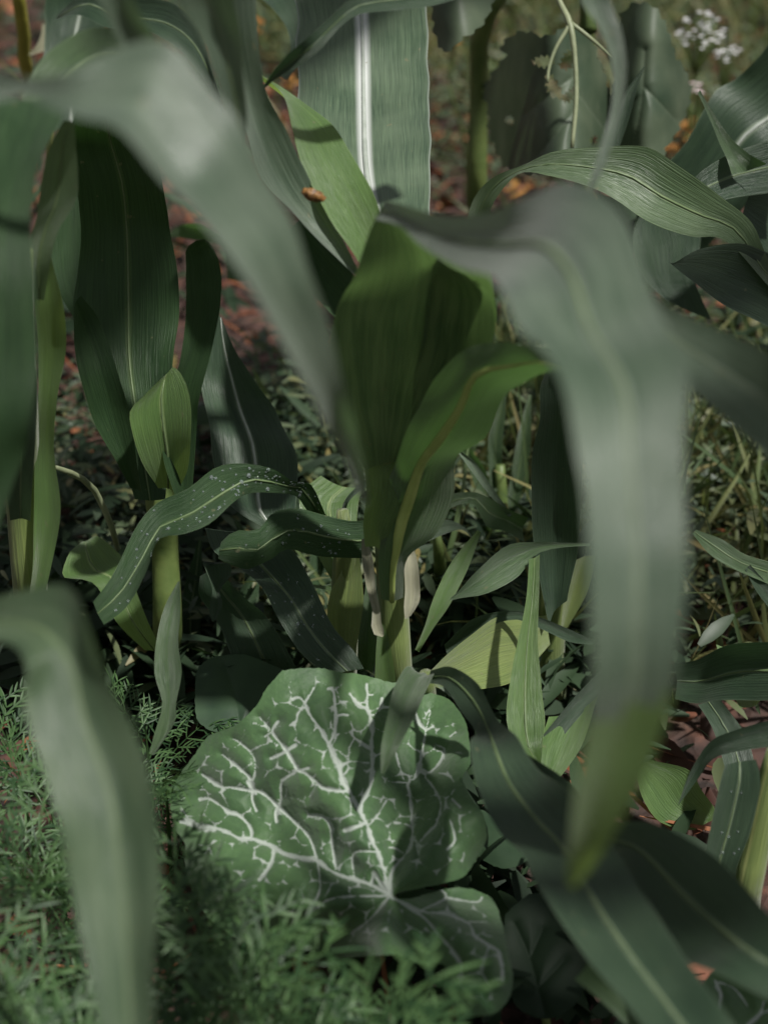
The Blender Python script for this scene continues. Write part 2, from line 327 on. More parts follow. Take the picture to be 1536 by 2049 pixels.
def outline_mesh(name, poly, dfn, spacing=6.0, holes=(), subdiv=1, veins=None, bulge=0.0, serr=0.0, vs_noise=1.0):
    """flat outline in photo pixels lifted to a curved leaf by the depth function dfn(px,py)"""
    def densify(pl, closed=True):
        out = []; m = len(pl)
        a, _ = catmull(list(pl) + [pl[0]], max(40, int(sum(math.dist(pl[i], pl[(i + 1) % m]) for i in range(m)) / spacing)))
        for i, p in enumerate(a[:-1]):
            q = a[(i + 1) % (len(a) - 1)]; d = q - p; nrm = np.array([d[1], -d[0]]) / (np.linalg.norm(d) + 1e-9)
            k = (i % 4) / 4.0 if serr else 0
            out.append(p + nrm * (serr * (0.5 - k) + vs_noise * random.uniform(-1, 1)))
        return [Vector(p) for p in out]
    loops = [densify(poly)] + [densify(h) for h in holes]
    verts, edges = [], []
    for lp in loops:
        b = len(verts); verts += lp; edges += [(b + i, b + (i + 1) % len(lp)) for i in range(len(lp))]
    def inside(pl, x, y):
        c = False; j = len(pl) - 1
        for i in range(len(pl)):
            if (pl[i].y > y) != (pl[j].y > y) and x < (pl[j].x - pl[i].x) * (y - pl[i].y) / (pl[j].y - pl[i].y) + pl[i].x: c = not c
            j = i
        return c
    xs = [v.x for v in loops[0]]; ys = [v.y for v in loops[0]]
    y = min(ys); r = 0
    while y < max(ys):
        x = min(xs) + (spacing / 2 if r % 2 else 0)
        while x < max(xs):
            if inside(loops[0], x, y) and not any(inside(h, x, y) for h in loops[1:]):
                verts.append(Vector((x + random.uniform(-1, 1), y + random.uniform(-1, 1))))
            x += spacing
        y += spacing * 0.87; r += 1
    co, _, fs, *_r = delaunay_2d_cdt(verts, edges, [], 1, 0.01)
    keep = []
    for f in fs:
        cx = sum(co[i].x for i in f) / len(f); cy = sum(co[i].y for i in f) / len(f)
        if inside(loops[0], cx, cy) and not any(inside(h, cx, cy) for h in loops[1:]): keep.append(tuple(f))
    bm = bmesh.new(); bv = [bm.verts.new((c.x, c.y, 0)) for c in co]
    for f in keep:
        try: bm.faces.new([bv[i] for i in f])
        except ValueError: pass
    for v in [v for v in bm.verts if not v.link_faces]: bm.verts.remove(v)
    for _ in range(subdiv): bmesh.ops.subdivide_edges(bm, edges=bm.edges[:], cuts=1, use_grid_fill=True)
    pix = np.array([[v.co.x, v.co.y] for v in bm.verts])
    mask = np.zeros(len(pix)); near = np.full(len(pix), 1e3)
    if veins:
        for w, pl in veins:
            w = w * 1.0
            pl = [p_ for p_ in catmull(pl, max(4, len(pl) * 4))[0]] if len(pl) > 2 else pl; wb = w
            for a, b in zip(pl[:-1], pl[1:]):
                w = wb * (0.80 + 0.75 * mnoise.noise(Vector((a[0] * .045, a[1] * .045, 7.7))) )
                a = np.array(a, float); b = np.array(b, float); ab = b - a
                t = np.clip(((pix - a) @ ab) / max(ab @ ab, 1e-6), 0, 1); dist = np.linalg.norm(pix - a - t[:, None] * ab, axis=1)
                mask = np.maximum(mask, np.clip((w - dist) / w * 0.9 + 0.25, 0, 1) * (dist < w * 1.3)); near = np.minimum(near, dist)
                for e in (a, b) if mnoise.noise(Vector((a[0] * .07, a[1] * .07, 2.2))) > .12 else ():   # star-shaped silver patches at the forks
                    de = np.linalg.norm(pix - e, axis=1); mask = np.maximum(mask, np.clip((w * 1.45 - de) / w * 0.7 + 0.1, 0, 1) * (de < w * 1.6))
        if len(veins) > 20:
            x0, y0 = pix.min(0); x1, y1 = pix.max(0); pts_ = []
            gy = y0
            while gy < y1:
                gx = x0 + (24 if int((gy - y0) / 46) % 2 else 0)
                while gx < x1: pts_.append((gx + random.uniform(-15, 15), gy + random.uniform(-15, 15))); gx += 48
                gy += 46
            pts_ = np.array(pts_); wob = np.array([[mnoise.noise(Vector((p[0] * .06, p[1] * .06, 3))) * 5, mnoise.noise(Vector((p[0] * .06, p[1] * .06, 9))) * 5] for p in pix])
            brd = np.min(np.linalg.norm(pix[:, None, :] - np.array([tuple(q_) for q_ in loops[0]])[None, ::3], axis=2), axis=1)
            dd_ = np.sort(np.linalg.norm((pix + wob)[:, None, :] - pts_[None], axis=2), axis=1); e_ = (dd_[:, 1] - dd_[:, 0]) * .5; j_ = (dd_[:, 2] - dd_[:, 0]) * .5
            for i, p in enumerate(pix):
                g_ = mnoise.noise(Vector((p[0] * .035, p[1] * .035, 21))); w = 1.0 + 2.0 * g_ + 2.6 * math.exp(-j_[i] / 5)
                rim = 0.8 * max(0, min(1, (66 - near[i]) / 20)) * max(0, min(1, (brd[i] - 12) / 14))
                mask[i] = max(mask[i], min(1, max(0, (w - e_[i]) / 2.5 + .1)) * rim)
        for i, p in enumerate(pix):
            q = mnoise.noise(Vector((p[0] * 0.09, p[1] * 0.09, 0))) + 0.6 * mnoise.noise(Vector((p[0] * 0.25, p[1] * 0.25, 5)))
            if mask[i] > 0: mask[i] = max(0, min(1, mask[i] + 0.26 * q))
    for i, v in enumerate(bm.verts):
        x, y = pix[i]; d = dfn(x, y)
        d += 0.004 * mnoise.noise(Vector((x * 0.012, y * 0.012, 1.0)))
        if veins is not None: d -= bulge * (1 - math.exp(-near[i] / 14.0))
        v.co = P(x, y, d)
    bmesh.ops.recalc_face_normals(bm, faces=bm.faces[:])
    me = bpy.data.meshes.new(name); bm.to_mesh(me); bm.free()
    me.polygons.foreach_set('use_smooth', [True] * len(me.polygons))
    at = me.attributes.new('vein', 'FLOAT', 'POINT'); at.data.foreach_set('value', mask[:len(me.vertices)].astype(np.float32))
    return me

# ================================================================== ground
def ground():
    bm = bmesh.new(); bmesh.ops.create_grid(bm, x_segments=160, y_segments=160, size=4)
    for v in bm.verts:
        e = max(0, max(abs(v.co.x), abs(v.co.y)) - 3.6) * 150
        v.co.z = 0.012 * mnoise.noise(v.co * 6) + 0.02 * mnoise.noise(v.co * 1.7) - 0.012
        if e: v.co.x *= 1 + e / 4; v.co.y *= 1 + e / 4; v.co.z = -0.03
        v.co.y += 2.0
    me = bpy.data.meshes.new('ground'); bm.to_mesh(me); bm.free()
    me.polygons.foreach_set('use_smooth', [True] * len(me.polygons))
    o = link('ground', me, M['ground']); o['kind'] = 'structure'; return o
ground()

def scatter(name, count, area, shape, mat, label, cat, clusters=None):
    """many small leaves lying or growing on the ground, merged as one uncountable mass"""
    vs, fs = [], []
    for _ in range(count):
        if clusters:
            cx, cy, sx, sy = random.choice(clusters); x = random.gauss(cx, sx); y = random.gauss(cy, sy)
        else: x = random.uniform(area[0], area[1]); y = random.uniform(area[2], area[3])
        if not (0.45 < y < 5): continue
        shape(vs, fs, x, y)
    o = link(name, mesh(name, vs, fs), M[mat]); return tag(o, label, cat, None, 'stuff')

def add_leaflet(vs, fs, p, dirv, nrm, ln, wd, cup=0.25, curl=0.3, seg=4):
    x = dirv.normalized(); z = nrm; y = z.cross(x).normalized(); z = x.cross(y)
    b = len(vs)
    for i in range(seg + 1):
        t = i / seg; w = wd * math.sin(math.pi * min(0.97, 0.08 + t * 0.92)) ** 0.8 * 0.5
        c = p + x * (ln * t) - z * (curl * ln * t * t)
        vs.extend([c + y * w + z * (cup * w), c, c - y * w + z * (cup * w)])
    for i in range(seg):
        a = b + i * 3; fs.extend([(a, a + 1, a + 4, a + 3), (a + 1, a + 2, a + 5, a + 4)])
def rdir(up=0.0):
    a = random.uniform(0, 6.283); return Vector((math.cos(a), math.sin(a), up)).normalized()
def rn(t=0.4): return Vector((random.gauss(0, t), random.gauss(0, t), 1)).normalized()
def sh_litter(vs, fs, x, y):
    ln = random.uniform(0.012, 0.045); add_leaflet(vs, fs, Vector((x, y, random.uniform(0.0, 0.022))), rdir(random.uniform(-0.1, 0.35)), rn(0.5), ln, ln * random.uniform(0.3, 0.65), random.uniform(-0.8, 0.8), random.uniform(-0.6, 0.6))
def sh_straw(vs, fs, x, y):
    ln = random.uniform(0.03, 0.10); add_leaflet(vs, fs, Vector((x, y, random.uniform(0.004, 0.03))), rdir(random.uniform(-0.1, 0.3)), rn(0.3), ln, 0.0035, 0.3, random.uniform(-0.3, 0.3))
def sh_weed(vs, fs, x, y):
    h = random.uniform(0.02, 0.12); r = random.uniform(0.6, 1.3)
    for _ in range(random.randint(4, 8)):
        ln = random.uniform(0.008, 0.022) * r
        add_leaflet(vs, fs, Vector((x + random.gauss(0, 0.02), y + random.gauss(0, 0.02), h * random.uniform(0.2, 1))), rdir(random.uniform(-0.2, 0.7)), rn(0.5), ln * 1.4, ln * random.uniform(0.2, 0.45))
def sh_grass(vs, fs, x, y):
    for _ in range(random.randint(4, 9)):
        ln = random.uniform(0.05, 0.18); add_leaflet(vs, fs, Vector((x + random.gauss(0, .012), y + random.gauss(0, .012), 0)), rdir(random.uniform(0.8, 2.5)), rdir(0.3), ln, random.uniform(0.003, 0.006), 0.3, random.uniform(0.1, 0.7), 5)
scatter('leaf_litter', 9000, (-1.5, 1.5, 0.5, 4.2), sh_litter, 'litter', 'reddish brown dry leaves covering the soil between the plants', 'leaf litter')
scatter('straw_litter', 1800, (-1.2, 1.2, 0.6, 3.2), sh_straw, 'litter', 'thin rusty brown straw and needles strewn over the bare soil', 'straw litter')
gw = lambda px, py, sx, sy: (*G(px, py)[:2], sx, sy)
scatter('weeds', 3000, None, sh_weed, 'weed', 'low blurred green weeds carpeting the ground behind the corn', 'weeds',
    [gw(1450, 980, .12, .14), gw(1480, 1150, .10, .1), gw(950, 1000, .10, .12), gw(1000, 850, .09, .12), gw(600, 900, .05, .06), gw(1250, 60, .25, .3), gw(950, 150, .25, .3), gw(1350, 250, .2, .25), gw(1480, 120, .2, .25), gw(960, 300, .12, .15), gw(180, 1050, .08, .09), gw(450, 1250, .09, .06), gw(900, 1180, .07, .06), gw(1400, 850, .1, .1)])
scatter('grass', 500, None, sh_grass, 'grass', 'loose blurred grass blades standing in the open gaps behind the corn', 'grass',
    [gw(1440, 900, .13, .16), gw(980, 880, .08, .12), gw(1450, 1120, .10, .1), gw(1500, 250, .2, .3), gw(900, 100, .2, .3), gw(960, 1080, .07, .07), gw(520, 60, .25, .25), gw(1350, 20, .2, .2)])

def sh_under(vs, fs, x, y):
    h = random.uniform(0.02, 0.11)
    for _ in range(random.randint(3, 6)):
        ln = random.uniform(0.02, 0.05)
        add_leaflet(vs, fs, Vector((x + random.gauss(0, 0.02), y + random.gauss(0, 0.02), h * random.uniform(0.2, 1))), rdir(random.uniform(-0.3, 0.7)), rn(0.6), ln * 1.25, ln * random.uniform(0.16, 0.42), random.uniform(-.3, .5), random.uniform(0, .6), 5)
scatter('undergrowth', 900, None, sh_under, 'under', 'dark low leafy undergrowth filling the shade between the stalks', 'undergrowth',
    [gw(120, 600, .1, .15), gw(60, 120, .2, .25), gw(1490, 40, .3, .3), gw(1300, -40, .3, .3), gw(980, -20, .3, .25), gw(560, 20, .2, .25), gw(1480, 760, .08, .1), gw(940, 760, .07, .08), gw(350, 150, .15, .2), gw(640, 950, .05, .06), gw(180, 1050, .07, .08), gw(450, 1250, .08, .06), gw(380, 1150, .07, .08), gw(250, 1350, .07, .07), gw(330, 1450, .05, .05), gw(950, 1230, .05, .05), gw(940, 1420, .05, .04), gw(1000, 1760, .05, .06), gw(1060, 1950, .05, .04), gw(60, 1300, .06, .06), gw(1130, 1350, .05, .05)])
# ================================================================== corn plants
def plant(base, label, name='corn_plant', cat='corn plant', group=None):
    return empty(name, base, label, cat, group)
FG = 'corn leaves hanging close to the lens'

# ---- central corn plant
b = G(800, 1400); b.z = 0
pc = plant(b, 'tall corn plant in the middle with yellow-green stalk and broad leaf bending right and down', group='corn plants')
s = stalk(pc, [b, P(797, 1360, 1.12), P(786, 1200, 1.09), P(775, 1040, 1.05), P(770, 900, 1.0), P(772, 700, .95), P(775, 560, .92)], [.0095, .010, .0102, .0095, .010, .009, .004])
def C(*a, **k): return leaf(pc, *a, **k)
# big vertical leaf with the white midrib
C([(740, 560, 800, 560, 1.0), (715, 480, 850, 500, 1.02), (640, 380, 858, 425, 1.06), (604, 300, 860, 330, 1.10), (597, 180, 858, 200, 1.16), (593, 60, 856, 60, 1.2), (588, -40, 850, -40, 1.22), (600, -140, 830, -140, 1.2)], 'silver', fold=0.10, ruf=0.02, ribmat='rib_pale', rib=0.03, seed=1, label='broad upright blade with white midrib')
# its neighbour drooping over the top
C([(1000, -120, 1020, -40, .96), (870, -40, 880, 10, .95), (780, -30, 800, 22, .94), (710, -8, 722, 28, .93), (655, 40, 680, 55, .93), (612, 78, 640, 100, .93), (572, 112, 598, 132, .94), (545, 145, 555, 155, .95), (525, 175, 528, 178, .96)], 'old', fold=0.25, rib=0.01, seed=2)
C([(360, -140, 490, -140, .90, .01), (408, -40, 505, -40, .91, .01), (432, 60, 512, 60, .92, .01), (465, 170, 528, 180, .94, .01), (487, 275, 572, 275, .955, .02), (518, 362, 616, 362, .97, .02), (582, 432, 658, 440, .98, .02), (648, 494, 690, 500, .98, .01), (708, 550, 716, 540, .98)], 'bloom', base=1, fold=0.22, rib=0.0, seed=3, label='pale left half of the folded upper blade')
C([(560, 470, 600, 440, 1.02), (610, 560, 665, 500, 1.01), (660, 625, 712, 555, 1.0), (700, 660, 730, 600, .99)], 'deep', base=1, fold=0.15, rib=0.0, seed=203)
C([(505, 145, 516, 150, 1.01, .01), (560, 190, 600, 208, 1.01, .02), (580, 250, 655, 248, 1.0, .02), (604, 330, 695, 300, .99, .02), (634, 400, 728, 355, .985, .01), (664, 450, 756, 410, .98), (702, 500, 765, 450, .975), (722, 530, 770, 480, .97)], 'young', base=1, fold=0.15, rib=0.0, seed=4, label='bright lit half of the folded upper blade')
# big blade arching right and down in front, out of focus
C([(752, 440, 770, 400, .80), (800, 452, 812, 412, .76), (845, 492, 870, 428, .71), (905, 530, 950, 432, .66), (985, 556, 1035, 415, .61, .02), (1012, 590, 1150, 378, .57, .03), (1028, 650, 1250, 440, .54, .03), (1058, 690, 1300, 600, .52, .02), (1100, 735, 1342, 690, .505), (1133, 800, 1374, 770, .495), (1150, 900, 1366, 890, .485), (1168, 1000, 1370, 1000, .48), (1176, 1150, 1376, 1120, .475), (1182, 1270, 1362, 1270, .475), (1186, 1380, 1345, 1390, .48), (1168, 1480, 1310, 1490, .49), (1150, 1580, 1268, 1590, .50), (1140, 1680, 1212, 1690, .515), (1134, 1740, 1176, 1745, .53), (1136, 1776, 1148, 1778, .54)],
  'bloom', fold=0.12, ruf=0.02, rib=0.022, ribmat='rib', mat2='young', t2=.82, seed=5, nu=18, label='broad blade arching over and hanging down, out of focus')  # tip faces coloured greener to paint light passing through, without sky sheen
# dark upright blades of the whorl
C([(731, 935, 835, 928, .985), (715, 890, 862, 885, .965), (690, 820, 905, 825, .95), (668, 720, 968, 735, .925), (662, 640, 988, 650, .905), (690, 570, 985, 585, .885), (714, 520, 950, 530, .86), (735, 465, 880, 480, .84), (765, 408, 800, 428, .82)], 'whorl', fold=0.2, ruf=.05, rib=0.0, seed=6, label='dark green folded blade of the whorl')
C([(790, 930, 850, 900, .99), (820, 830, 930, 850, .96), (830, 740, 978, 730, .94), (845, 650, 992, 640, .92), (860, 560, 992, 585, .90), (880, 500, 985, 540, .87), (900, 470, 960, 500, .85)], 'whorl', fold=0.2, ruf=.06, rib=0.0, seed=7)
# leaf seen from below with the yellow midrib
C([(762, 1200, 806, 1200, 1.055, 0, .5), (758, 1130, 815, 1120, 1.03, 0, .5), (764, 1060, 868, 1078, 1.015, 0, .33), (772, 985, 902, 1010, 1.0, 0, .36), (795, 915, 914, 925, .965, 0, .4), (822, 850, 972, 885, .93, 0, .4), (862, 785, 1000, 815, .895, 0, .45), (920, 712, 1035, 785, .865, 0, .35), (1000, 690, 1065, 760, .84, 0, .5), (1075, 700, 1095, 745, .81), (1120, 730, 1125, 745, .79)], 'blade', fold=0.22, side=-1, rib=0.11, ribmat='rib_yellow', seed=8, label='young blade seen from below with yellow-green midrib')
C([(731, 1092, 768, 1100, 1.03), (727, 1040, 785, 1050, 1.01), (734, 985, 812, 1000, 1.0), (731, 925, 830, 935, .995), (740, 860, 850, 870, .985)], 'young', fold=0.1, rib=0.0, seed=9)
# sheath flaps
C([(723, 1080, 732, 1075, 1.06), (724, 1120, 746, 1120, 1.06), (734, 1180, 752, 1180, 1.06), (745, 1222, 760, 1215, 1.06), (742, 1250, 762, 1243, 1.06), (750, 1272, 768, 1262, 1.06), (764, 1275, 768, 1272, 1.06)], 'dry', rib=0, fold=0.3, name='sheath_flap', label='dry whitish sheath flap')
C([(808, 1085, 822, 1080, 1.08), (808, 1130, 836, 1130, 1.07), (810, 1180, 840, 1190, 1.07), (808, 1215, 836, 1212, 1.065), (810, 1240, 822, 1232, 1.065)], 'dry', rib=0, fold=0.3, name='sheath_flap', label='pale papery sheath flap with white tip')
C([(750, 1370, 795, 1380, 1.10), (752, 1300, 780, 1290, 1.09), (756, 1250, 768, 1250, 1.085)], 'young', rib=0, fold=0.2, name='sheath_flap')

# ---- dark corn plant left of centre
b = G(330, 1330); b.z = 0
pd = plant(b, 'dark green shaded corn plant standing left of centre behind the hanging blade', group='corn plants')
stalk(pd, [b, P(335, 1250, 1.2), P(330, 1100, 1.18), P(322, 1000, 1.15), P(312, 900, 1.15)], [.011, .011, .010, .0115, .008], 'stem')
def D(*a, **k): return leaf(pd, *a, **k)
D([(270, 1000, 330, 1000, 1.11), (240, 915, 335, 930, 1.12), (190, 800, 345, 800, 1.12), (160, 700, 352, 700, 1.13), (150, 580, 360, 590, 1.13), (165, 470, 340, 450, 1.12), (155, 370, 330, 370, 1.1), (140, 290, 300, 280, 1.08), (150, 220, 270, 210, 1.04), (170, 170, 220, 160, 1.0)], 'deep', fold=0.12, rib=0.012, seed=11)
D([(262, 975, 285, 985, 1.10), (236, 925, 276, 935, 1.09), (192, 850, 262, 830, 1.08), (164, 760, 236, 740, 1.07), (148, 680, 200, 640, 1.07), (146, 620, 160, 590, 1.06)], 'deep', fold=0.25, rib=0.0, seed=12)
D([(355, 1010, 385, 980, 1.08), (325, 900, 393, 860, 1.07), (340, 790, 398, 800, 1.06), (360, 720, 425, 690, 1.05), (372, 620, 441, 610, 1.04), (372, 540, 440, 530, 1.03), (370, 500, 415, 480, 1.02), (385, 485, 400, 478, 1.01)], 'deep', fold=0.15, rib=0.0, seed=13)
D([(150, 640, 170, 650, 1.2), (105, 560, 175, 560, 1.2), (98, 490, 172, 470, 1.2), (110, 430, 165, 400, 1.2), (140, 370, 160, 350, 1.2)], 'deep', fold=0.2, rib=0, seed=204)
D([(318, 975, 352, 985, 1.09), (290, 920, 378, 930, 1.07), (268, 865, 385, 860, 1.055), (262, 822, 380, 790, 1.05), (290, 792, 360, 745, 1.05), (320, 760, 345, 735, 1.05)], 'young', fold=0.25, side=1, rib=0.03, seed=15, label='short inner blade with bright green midrib')
D([(300, 1508, 308, 1512, 1.0), (312, 1470, 350, 1450, 1.01), (325, 1410, 352, 1410, 1.02), (310, 1350, 364, 1350, 1.03), (314, 1280, 356, 1290, 1.04), (330, 1215, 362, 1220, 1.05), (355, 1165, 360, 1162, 1.05)], 'blade', fold=0.35, rib=0.0, seed=16, base=1, label='narrow folded grey-green blade')
D([(290, 1300, 330, 1310, 1.16), (230, 1240, 300, 1250, 1.14), (190, 1170, 262, 1150, 1.14), (130, 1160, 240, 1110, 1.15), (140, 1110, 200, 1075, 1.16), (165, 1085, 180, 1078, 1.17)], 'young', fold=0.1, rib=0.01, seed=17)

# ---- far left plant, green and lit
b = G(60, 1260); b.z = 0
pl = plant(b, 'bright green corn plant at the left edge with long ruffled blades', group='corn plants')
stalk(pl, [b, P(62, 1200, 1.1), P(52, 1080, 1.07), P(45, 960, 1.05), P(40, 800, 1.0), P(40, 640, .96), P(50, 500, .92)], [.0115, .0115, .0115, .0115, .011, .009, .005])
def A(*a, **k): return leaf(pl, *a, **k)
A([(58, 1196, 90, 1190, 1.06), (66, 1120, 112, 1085, 1.05), (68, 1010, 122, 1010, 1.04), (72, 900, 110, 905, 1.03), (78, 800, 114, 800, 1.01), (78, 700, 132, 700, 1.0), (72, 600, 128, 610, .98), (72, 530, 105, 525, .97), (80, 470, 96, 470, .96)], 'young', fold=0.2, ruf=0.06, rib=0.0, seed=21)
A([(20, 1040, 62, 1040, 1.03), (15, 960, 66, 965, 1.0), (18, 860, 72, 860, .97), (20, 760, 76, 760, .95), (25, 690, 70, 700, .93)], 'old', fold=0.15, rib=0.01, seed=22)
A([(72, 600, 88, 600, .95), (52, 540, 100, 520, .93), (62, 470, 118, 455, .92), (75, 420, 152, 395, .91), (85, 350, 156, 340, .90), (100, 290, 152, 290, .89), (128, 240, 150, 245, .88)], 'mid', fold=0.2, rib=0.03, seed=23, label='blade with pale midrib')
A([(-60, 1130, -20, 1120, .74), (-60, 1010, 40, 930, .74), (-60, 850, 60, 840, .73), (-60, 700, 76, 730, .73), (-60, 560, 72, 560, .73), (-50, 430, 62, 430, .74), (-40, 330, 88, 320, .76), (-30, 240, 120, 245, .78), (-10, 190, 130, 200, .80)], 'deep', base=1, fold=0.12, ruf=0.06, rib=0.0, seed=24, label='wide soft-focus blade hanging at the edge')
A([(40, 230, 100, 230, .84), (60, 160, 150, 185, .85), (105, 100, 200, 150, .86), (175, 62, 245, 135, .88), (250, 75, 290, 130, .90), (310, 105, 330, 130, .92)], 'blade', fold=0.2, rib=0.01, seed=25)

# ---- small centre plant carrying the droplet leaves
b = G(690, 1400); b.z = 0
pe = plant(b, 'small corn plant left of the central stalk with dew-covered drooping leaves', group='corn plants')
stalk(pe, [b, P(688, 1330, 1.16), P(690, 1200, 1.14), P(690, 1100, 1.12), P(685, 1020, 1.11)], [.009, .0095, .010, .008, .004])
def E(*a, **k): return leaf(pe, *a, **k)
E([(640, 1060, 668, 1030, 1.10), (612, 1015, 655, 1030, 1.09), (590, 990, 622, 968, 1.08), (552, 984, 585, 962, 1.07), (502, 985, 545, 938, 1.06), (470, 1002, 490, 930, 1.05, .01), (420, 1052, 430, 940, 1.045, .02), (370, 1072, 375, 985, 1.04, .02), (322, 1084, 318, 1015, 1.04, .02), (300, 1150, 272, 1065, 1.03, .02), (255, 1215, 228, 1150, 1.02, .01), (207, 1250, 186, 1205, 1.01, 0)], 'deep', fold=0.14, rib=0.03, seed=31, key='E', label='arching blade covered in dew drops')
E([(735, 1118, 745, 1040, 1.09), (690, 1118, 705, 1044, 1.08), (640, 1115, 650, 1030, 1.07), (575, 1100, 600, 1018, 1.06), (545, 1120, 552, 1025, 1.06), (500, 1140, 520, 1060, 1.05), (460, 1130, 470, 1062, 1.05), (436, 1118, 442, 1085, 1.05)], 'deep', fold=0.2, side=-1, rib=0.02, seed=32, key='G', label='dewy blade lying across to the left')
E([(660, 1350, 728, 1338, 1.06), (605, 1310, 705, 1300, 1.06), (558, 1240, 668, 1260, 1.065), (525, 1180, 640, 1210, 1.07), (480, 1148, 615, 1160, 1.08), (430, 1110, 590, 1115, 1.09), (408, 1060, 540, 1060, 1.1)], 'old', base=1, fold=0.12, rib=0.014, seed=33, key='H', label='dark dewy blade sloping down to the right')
E([(415, 1135, 418, 1130, 1.1), (406, 1125, 460, 1128, 1.1), (420, 1160, 460, 1155, 1.1), (425, 1185, 440, 1180, 1.1), (418, 1220, 446, 1210, 1.1), (425, 1245, 432, 1240, 1.1)], 'old', fold=0.2, rib=0, seed=34)
E([(470, 1330, 600, 1350, 1.16), (440, 1250, 540, 1240, 1.16), (400, 1190, 490, 1190, 1.15), (400, 1150, 440, 1140, 1.14)], 'old', fold=0.2, rib=0.014, seed=35)
E([(540, 1060, 580, 1080, 1.15), (455, 1010, 590, 1040, 1.15), (430, 940, 596, 960, 1.17), (418, 860, 588, 895, 1.18), (398, 770, 550, 820, 1.2), (402, 705, 510, 760, 1.2), (420, 650, 470, 700, 1.2), (438, 630, 445, 640, 1.2)], 'old', base=0, fold=0.12, rib=0.022, ribmat='rib_pale', seed=36, label='blue-grey upright blade with silvery midrib')
E([(670, 1320, 705, 1320, 1.13), (655, 1250, 722, 1250, 1.125), (660, 1190, 728, 1190, 1.12), (680, 1150, 720, 1120, 1.12), (700, 1110, 712, 1100, 1.12)], 'sheath', fold=0.2, rib=0.0, seed=37, label='bright yellow-green folded sheath')
E([(675, 1180, 690, 1180, 1.13), (640, 1120, 700, 1120, 1.14), (612, 1060, 712, 1050, 1.15), (600, 1000, 718, 1000, 1.16), (640, 960, 740, 980, 1.17)], 'young', fold=0.15, rib=0.02, seed=38)
E([(722, 1340, 745, 1345, 1.13), (715, 1290, 755, 1290, 1.12), (725, 1220, 755, 1230, 1.12), (735, 1140, 752, 1150, 1.12)], 'blade', fold=0.25, rib=0, seed=39)
E([(680, 1040, 690, 1035, 1.13), (690, 1000, 700, 1000, 1.12), (728, 960, 745, 965, 1.12)], 'old', fold=0.3, rib=0, seed=40)

for k_, (x0_, y0_, x1_, y1_, x2_, y2_, w_, d_) in enumerate(((640, 1400, 560, 1200, 470, 1040, 46, 1.27), (660, 1380, 640, 1150, 640, 960, 40, 1.3), (700, 1380, 800, 1130, 880, 960, 40, 1.32), (420, 1420, 470, 1250, 520, 1130, 50, 1.25), (400, 1420, 380, 1240, 400, 1080, 40, 1.26), (700, 1390, 600, 1290, 470, 1230, 36, 1.22))):
    E([(x0_ - w_ * .3, y0_, x0_ + w_ * .3, y0_, d_), ((x0_ + x1_) / 2 - w_ * .5, (y0_ + y1_) / 2, (x0_ + x1_) / 2 + w_ * .5, (y0_ + y1_) / 2 + 8, d_), (x1_ - w_ * .5, y1_, x1_ + w_ * .5, y1_ + 8, d_ + .01), ((x1_ + x2_) / 2 - w_ * .4, (y1_ + y2_) / 2, (x1_ + x2_) / 2 + w_ * .4, (y1_ + y2_) / 2 + 5, d_ + .02), (x2_ - 3, y2_, x2_ + 3, y2_, d_ + .03)], 'deep', fold=0.25, rib=0.02, seed=300 + k_)
# ---- plant off the left edge, hanging blades close to the lens
b = Vector((-.36, .33, 0))
pf = plant(b, 'corn plant at the left with very blurred grey-green blades arching over the foreground', group='corn plants')
stalk(pf, [b, (-.33, .36, .3), (-.29, .39, .6), (-.25, .42, .85)], [.014, .013, .011, .005])
def F(*a, **k): return leaf(pf, *a, **k)
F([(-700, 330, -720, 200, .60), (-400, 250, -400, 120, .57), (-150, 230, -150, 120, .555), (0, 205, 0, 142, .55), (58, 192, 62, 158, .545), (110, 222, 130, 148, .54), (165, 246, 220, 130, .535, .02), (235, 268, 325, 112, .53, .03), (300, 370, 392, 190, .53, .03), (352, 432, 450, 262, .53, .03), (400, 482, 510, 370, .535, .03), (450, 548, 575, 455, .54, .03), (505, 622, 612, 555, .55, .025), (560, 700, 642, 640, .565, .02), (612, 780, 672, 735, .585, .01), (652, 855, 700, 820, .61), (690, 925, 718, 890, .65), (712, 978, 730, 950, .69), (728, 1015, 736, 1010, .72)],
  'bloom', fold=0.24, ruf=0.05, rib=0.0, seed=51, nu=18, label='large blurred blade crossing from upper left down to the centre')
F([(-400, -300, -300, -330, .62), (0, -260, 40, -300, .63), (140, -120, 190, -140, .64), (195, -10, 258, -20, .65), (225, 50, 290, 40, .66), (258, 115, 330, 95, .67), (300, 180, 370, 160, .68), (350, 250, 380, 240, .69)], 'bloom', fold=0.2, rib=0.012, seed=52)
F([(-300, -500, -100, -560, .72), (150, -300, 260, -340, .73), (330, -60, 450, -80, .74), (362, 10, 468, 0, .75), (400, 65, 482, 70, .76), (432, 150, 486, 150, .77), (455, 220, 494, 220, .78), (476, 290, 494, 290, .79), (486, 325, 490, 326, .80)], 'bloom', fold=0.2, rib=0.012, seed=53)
F([(-500, 1500, -560, 1300, .62), (-250, 1360, -250, 1170, .61), (-60, 1290, -50, 1200, .62), (28, 1292, 50, 1190, .615, .01), (58, 1340, 140, 1190, .605, .02), (64, 1395, 196, 1258, .60), (78, 1480, 232, 1380, .595), (100, 1550, 270, 1465, .59), (128, 1640, 305, 1570, .585), (140, 1740, 322, 1690, .58), (160, 1850, 326, 1800, .575), (185, 1960, 312, 1930, .57), (200, 2060, 312, 2050, .565), (215, 2180, 300, 2180, .56), (240, 2300, 250, 2300, .56)], 'dim', fold=0.30, ruf=0.10, rib=0.014, seed=54, nu=18, label='pale blurred blade hanging down the lower left')

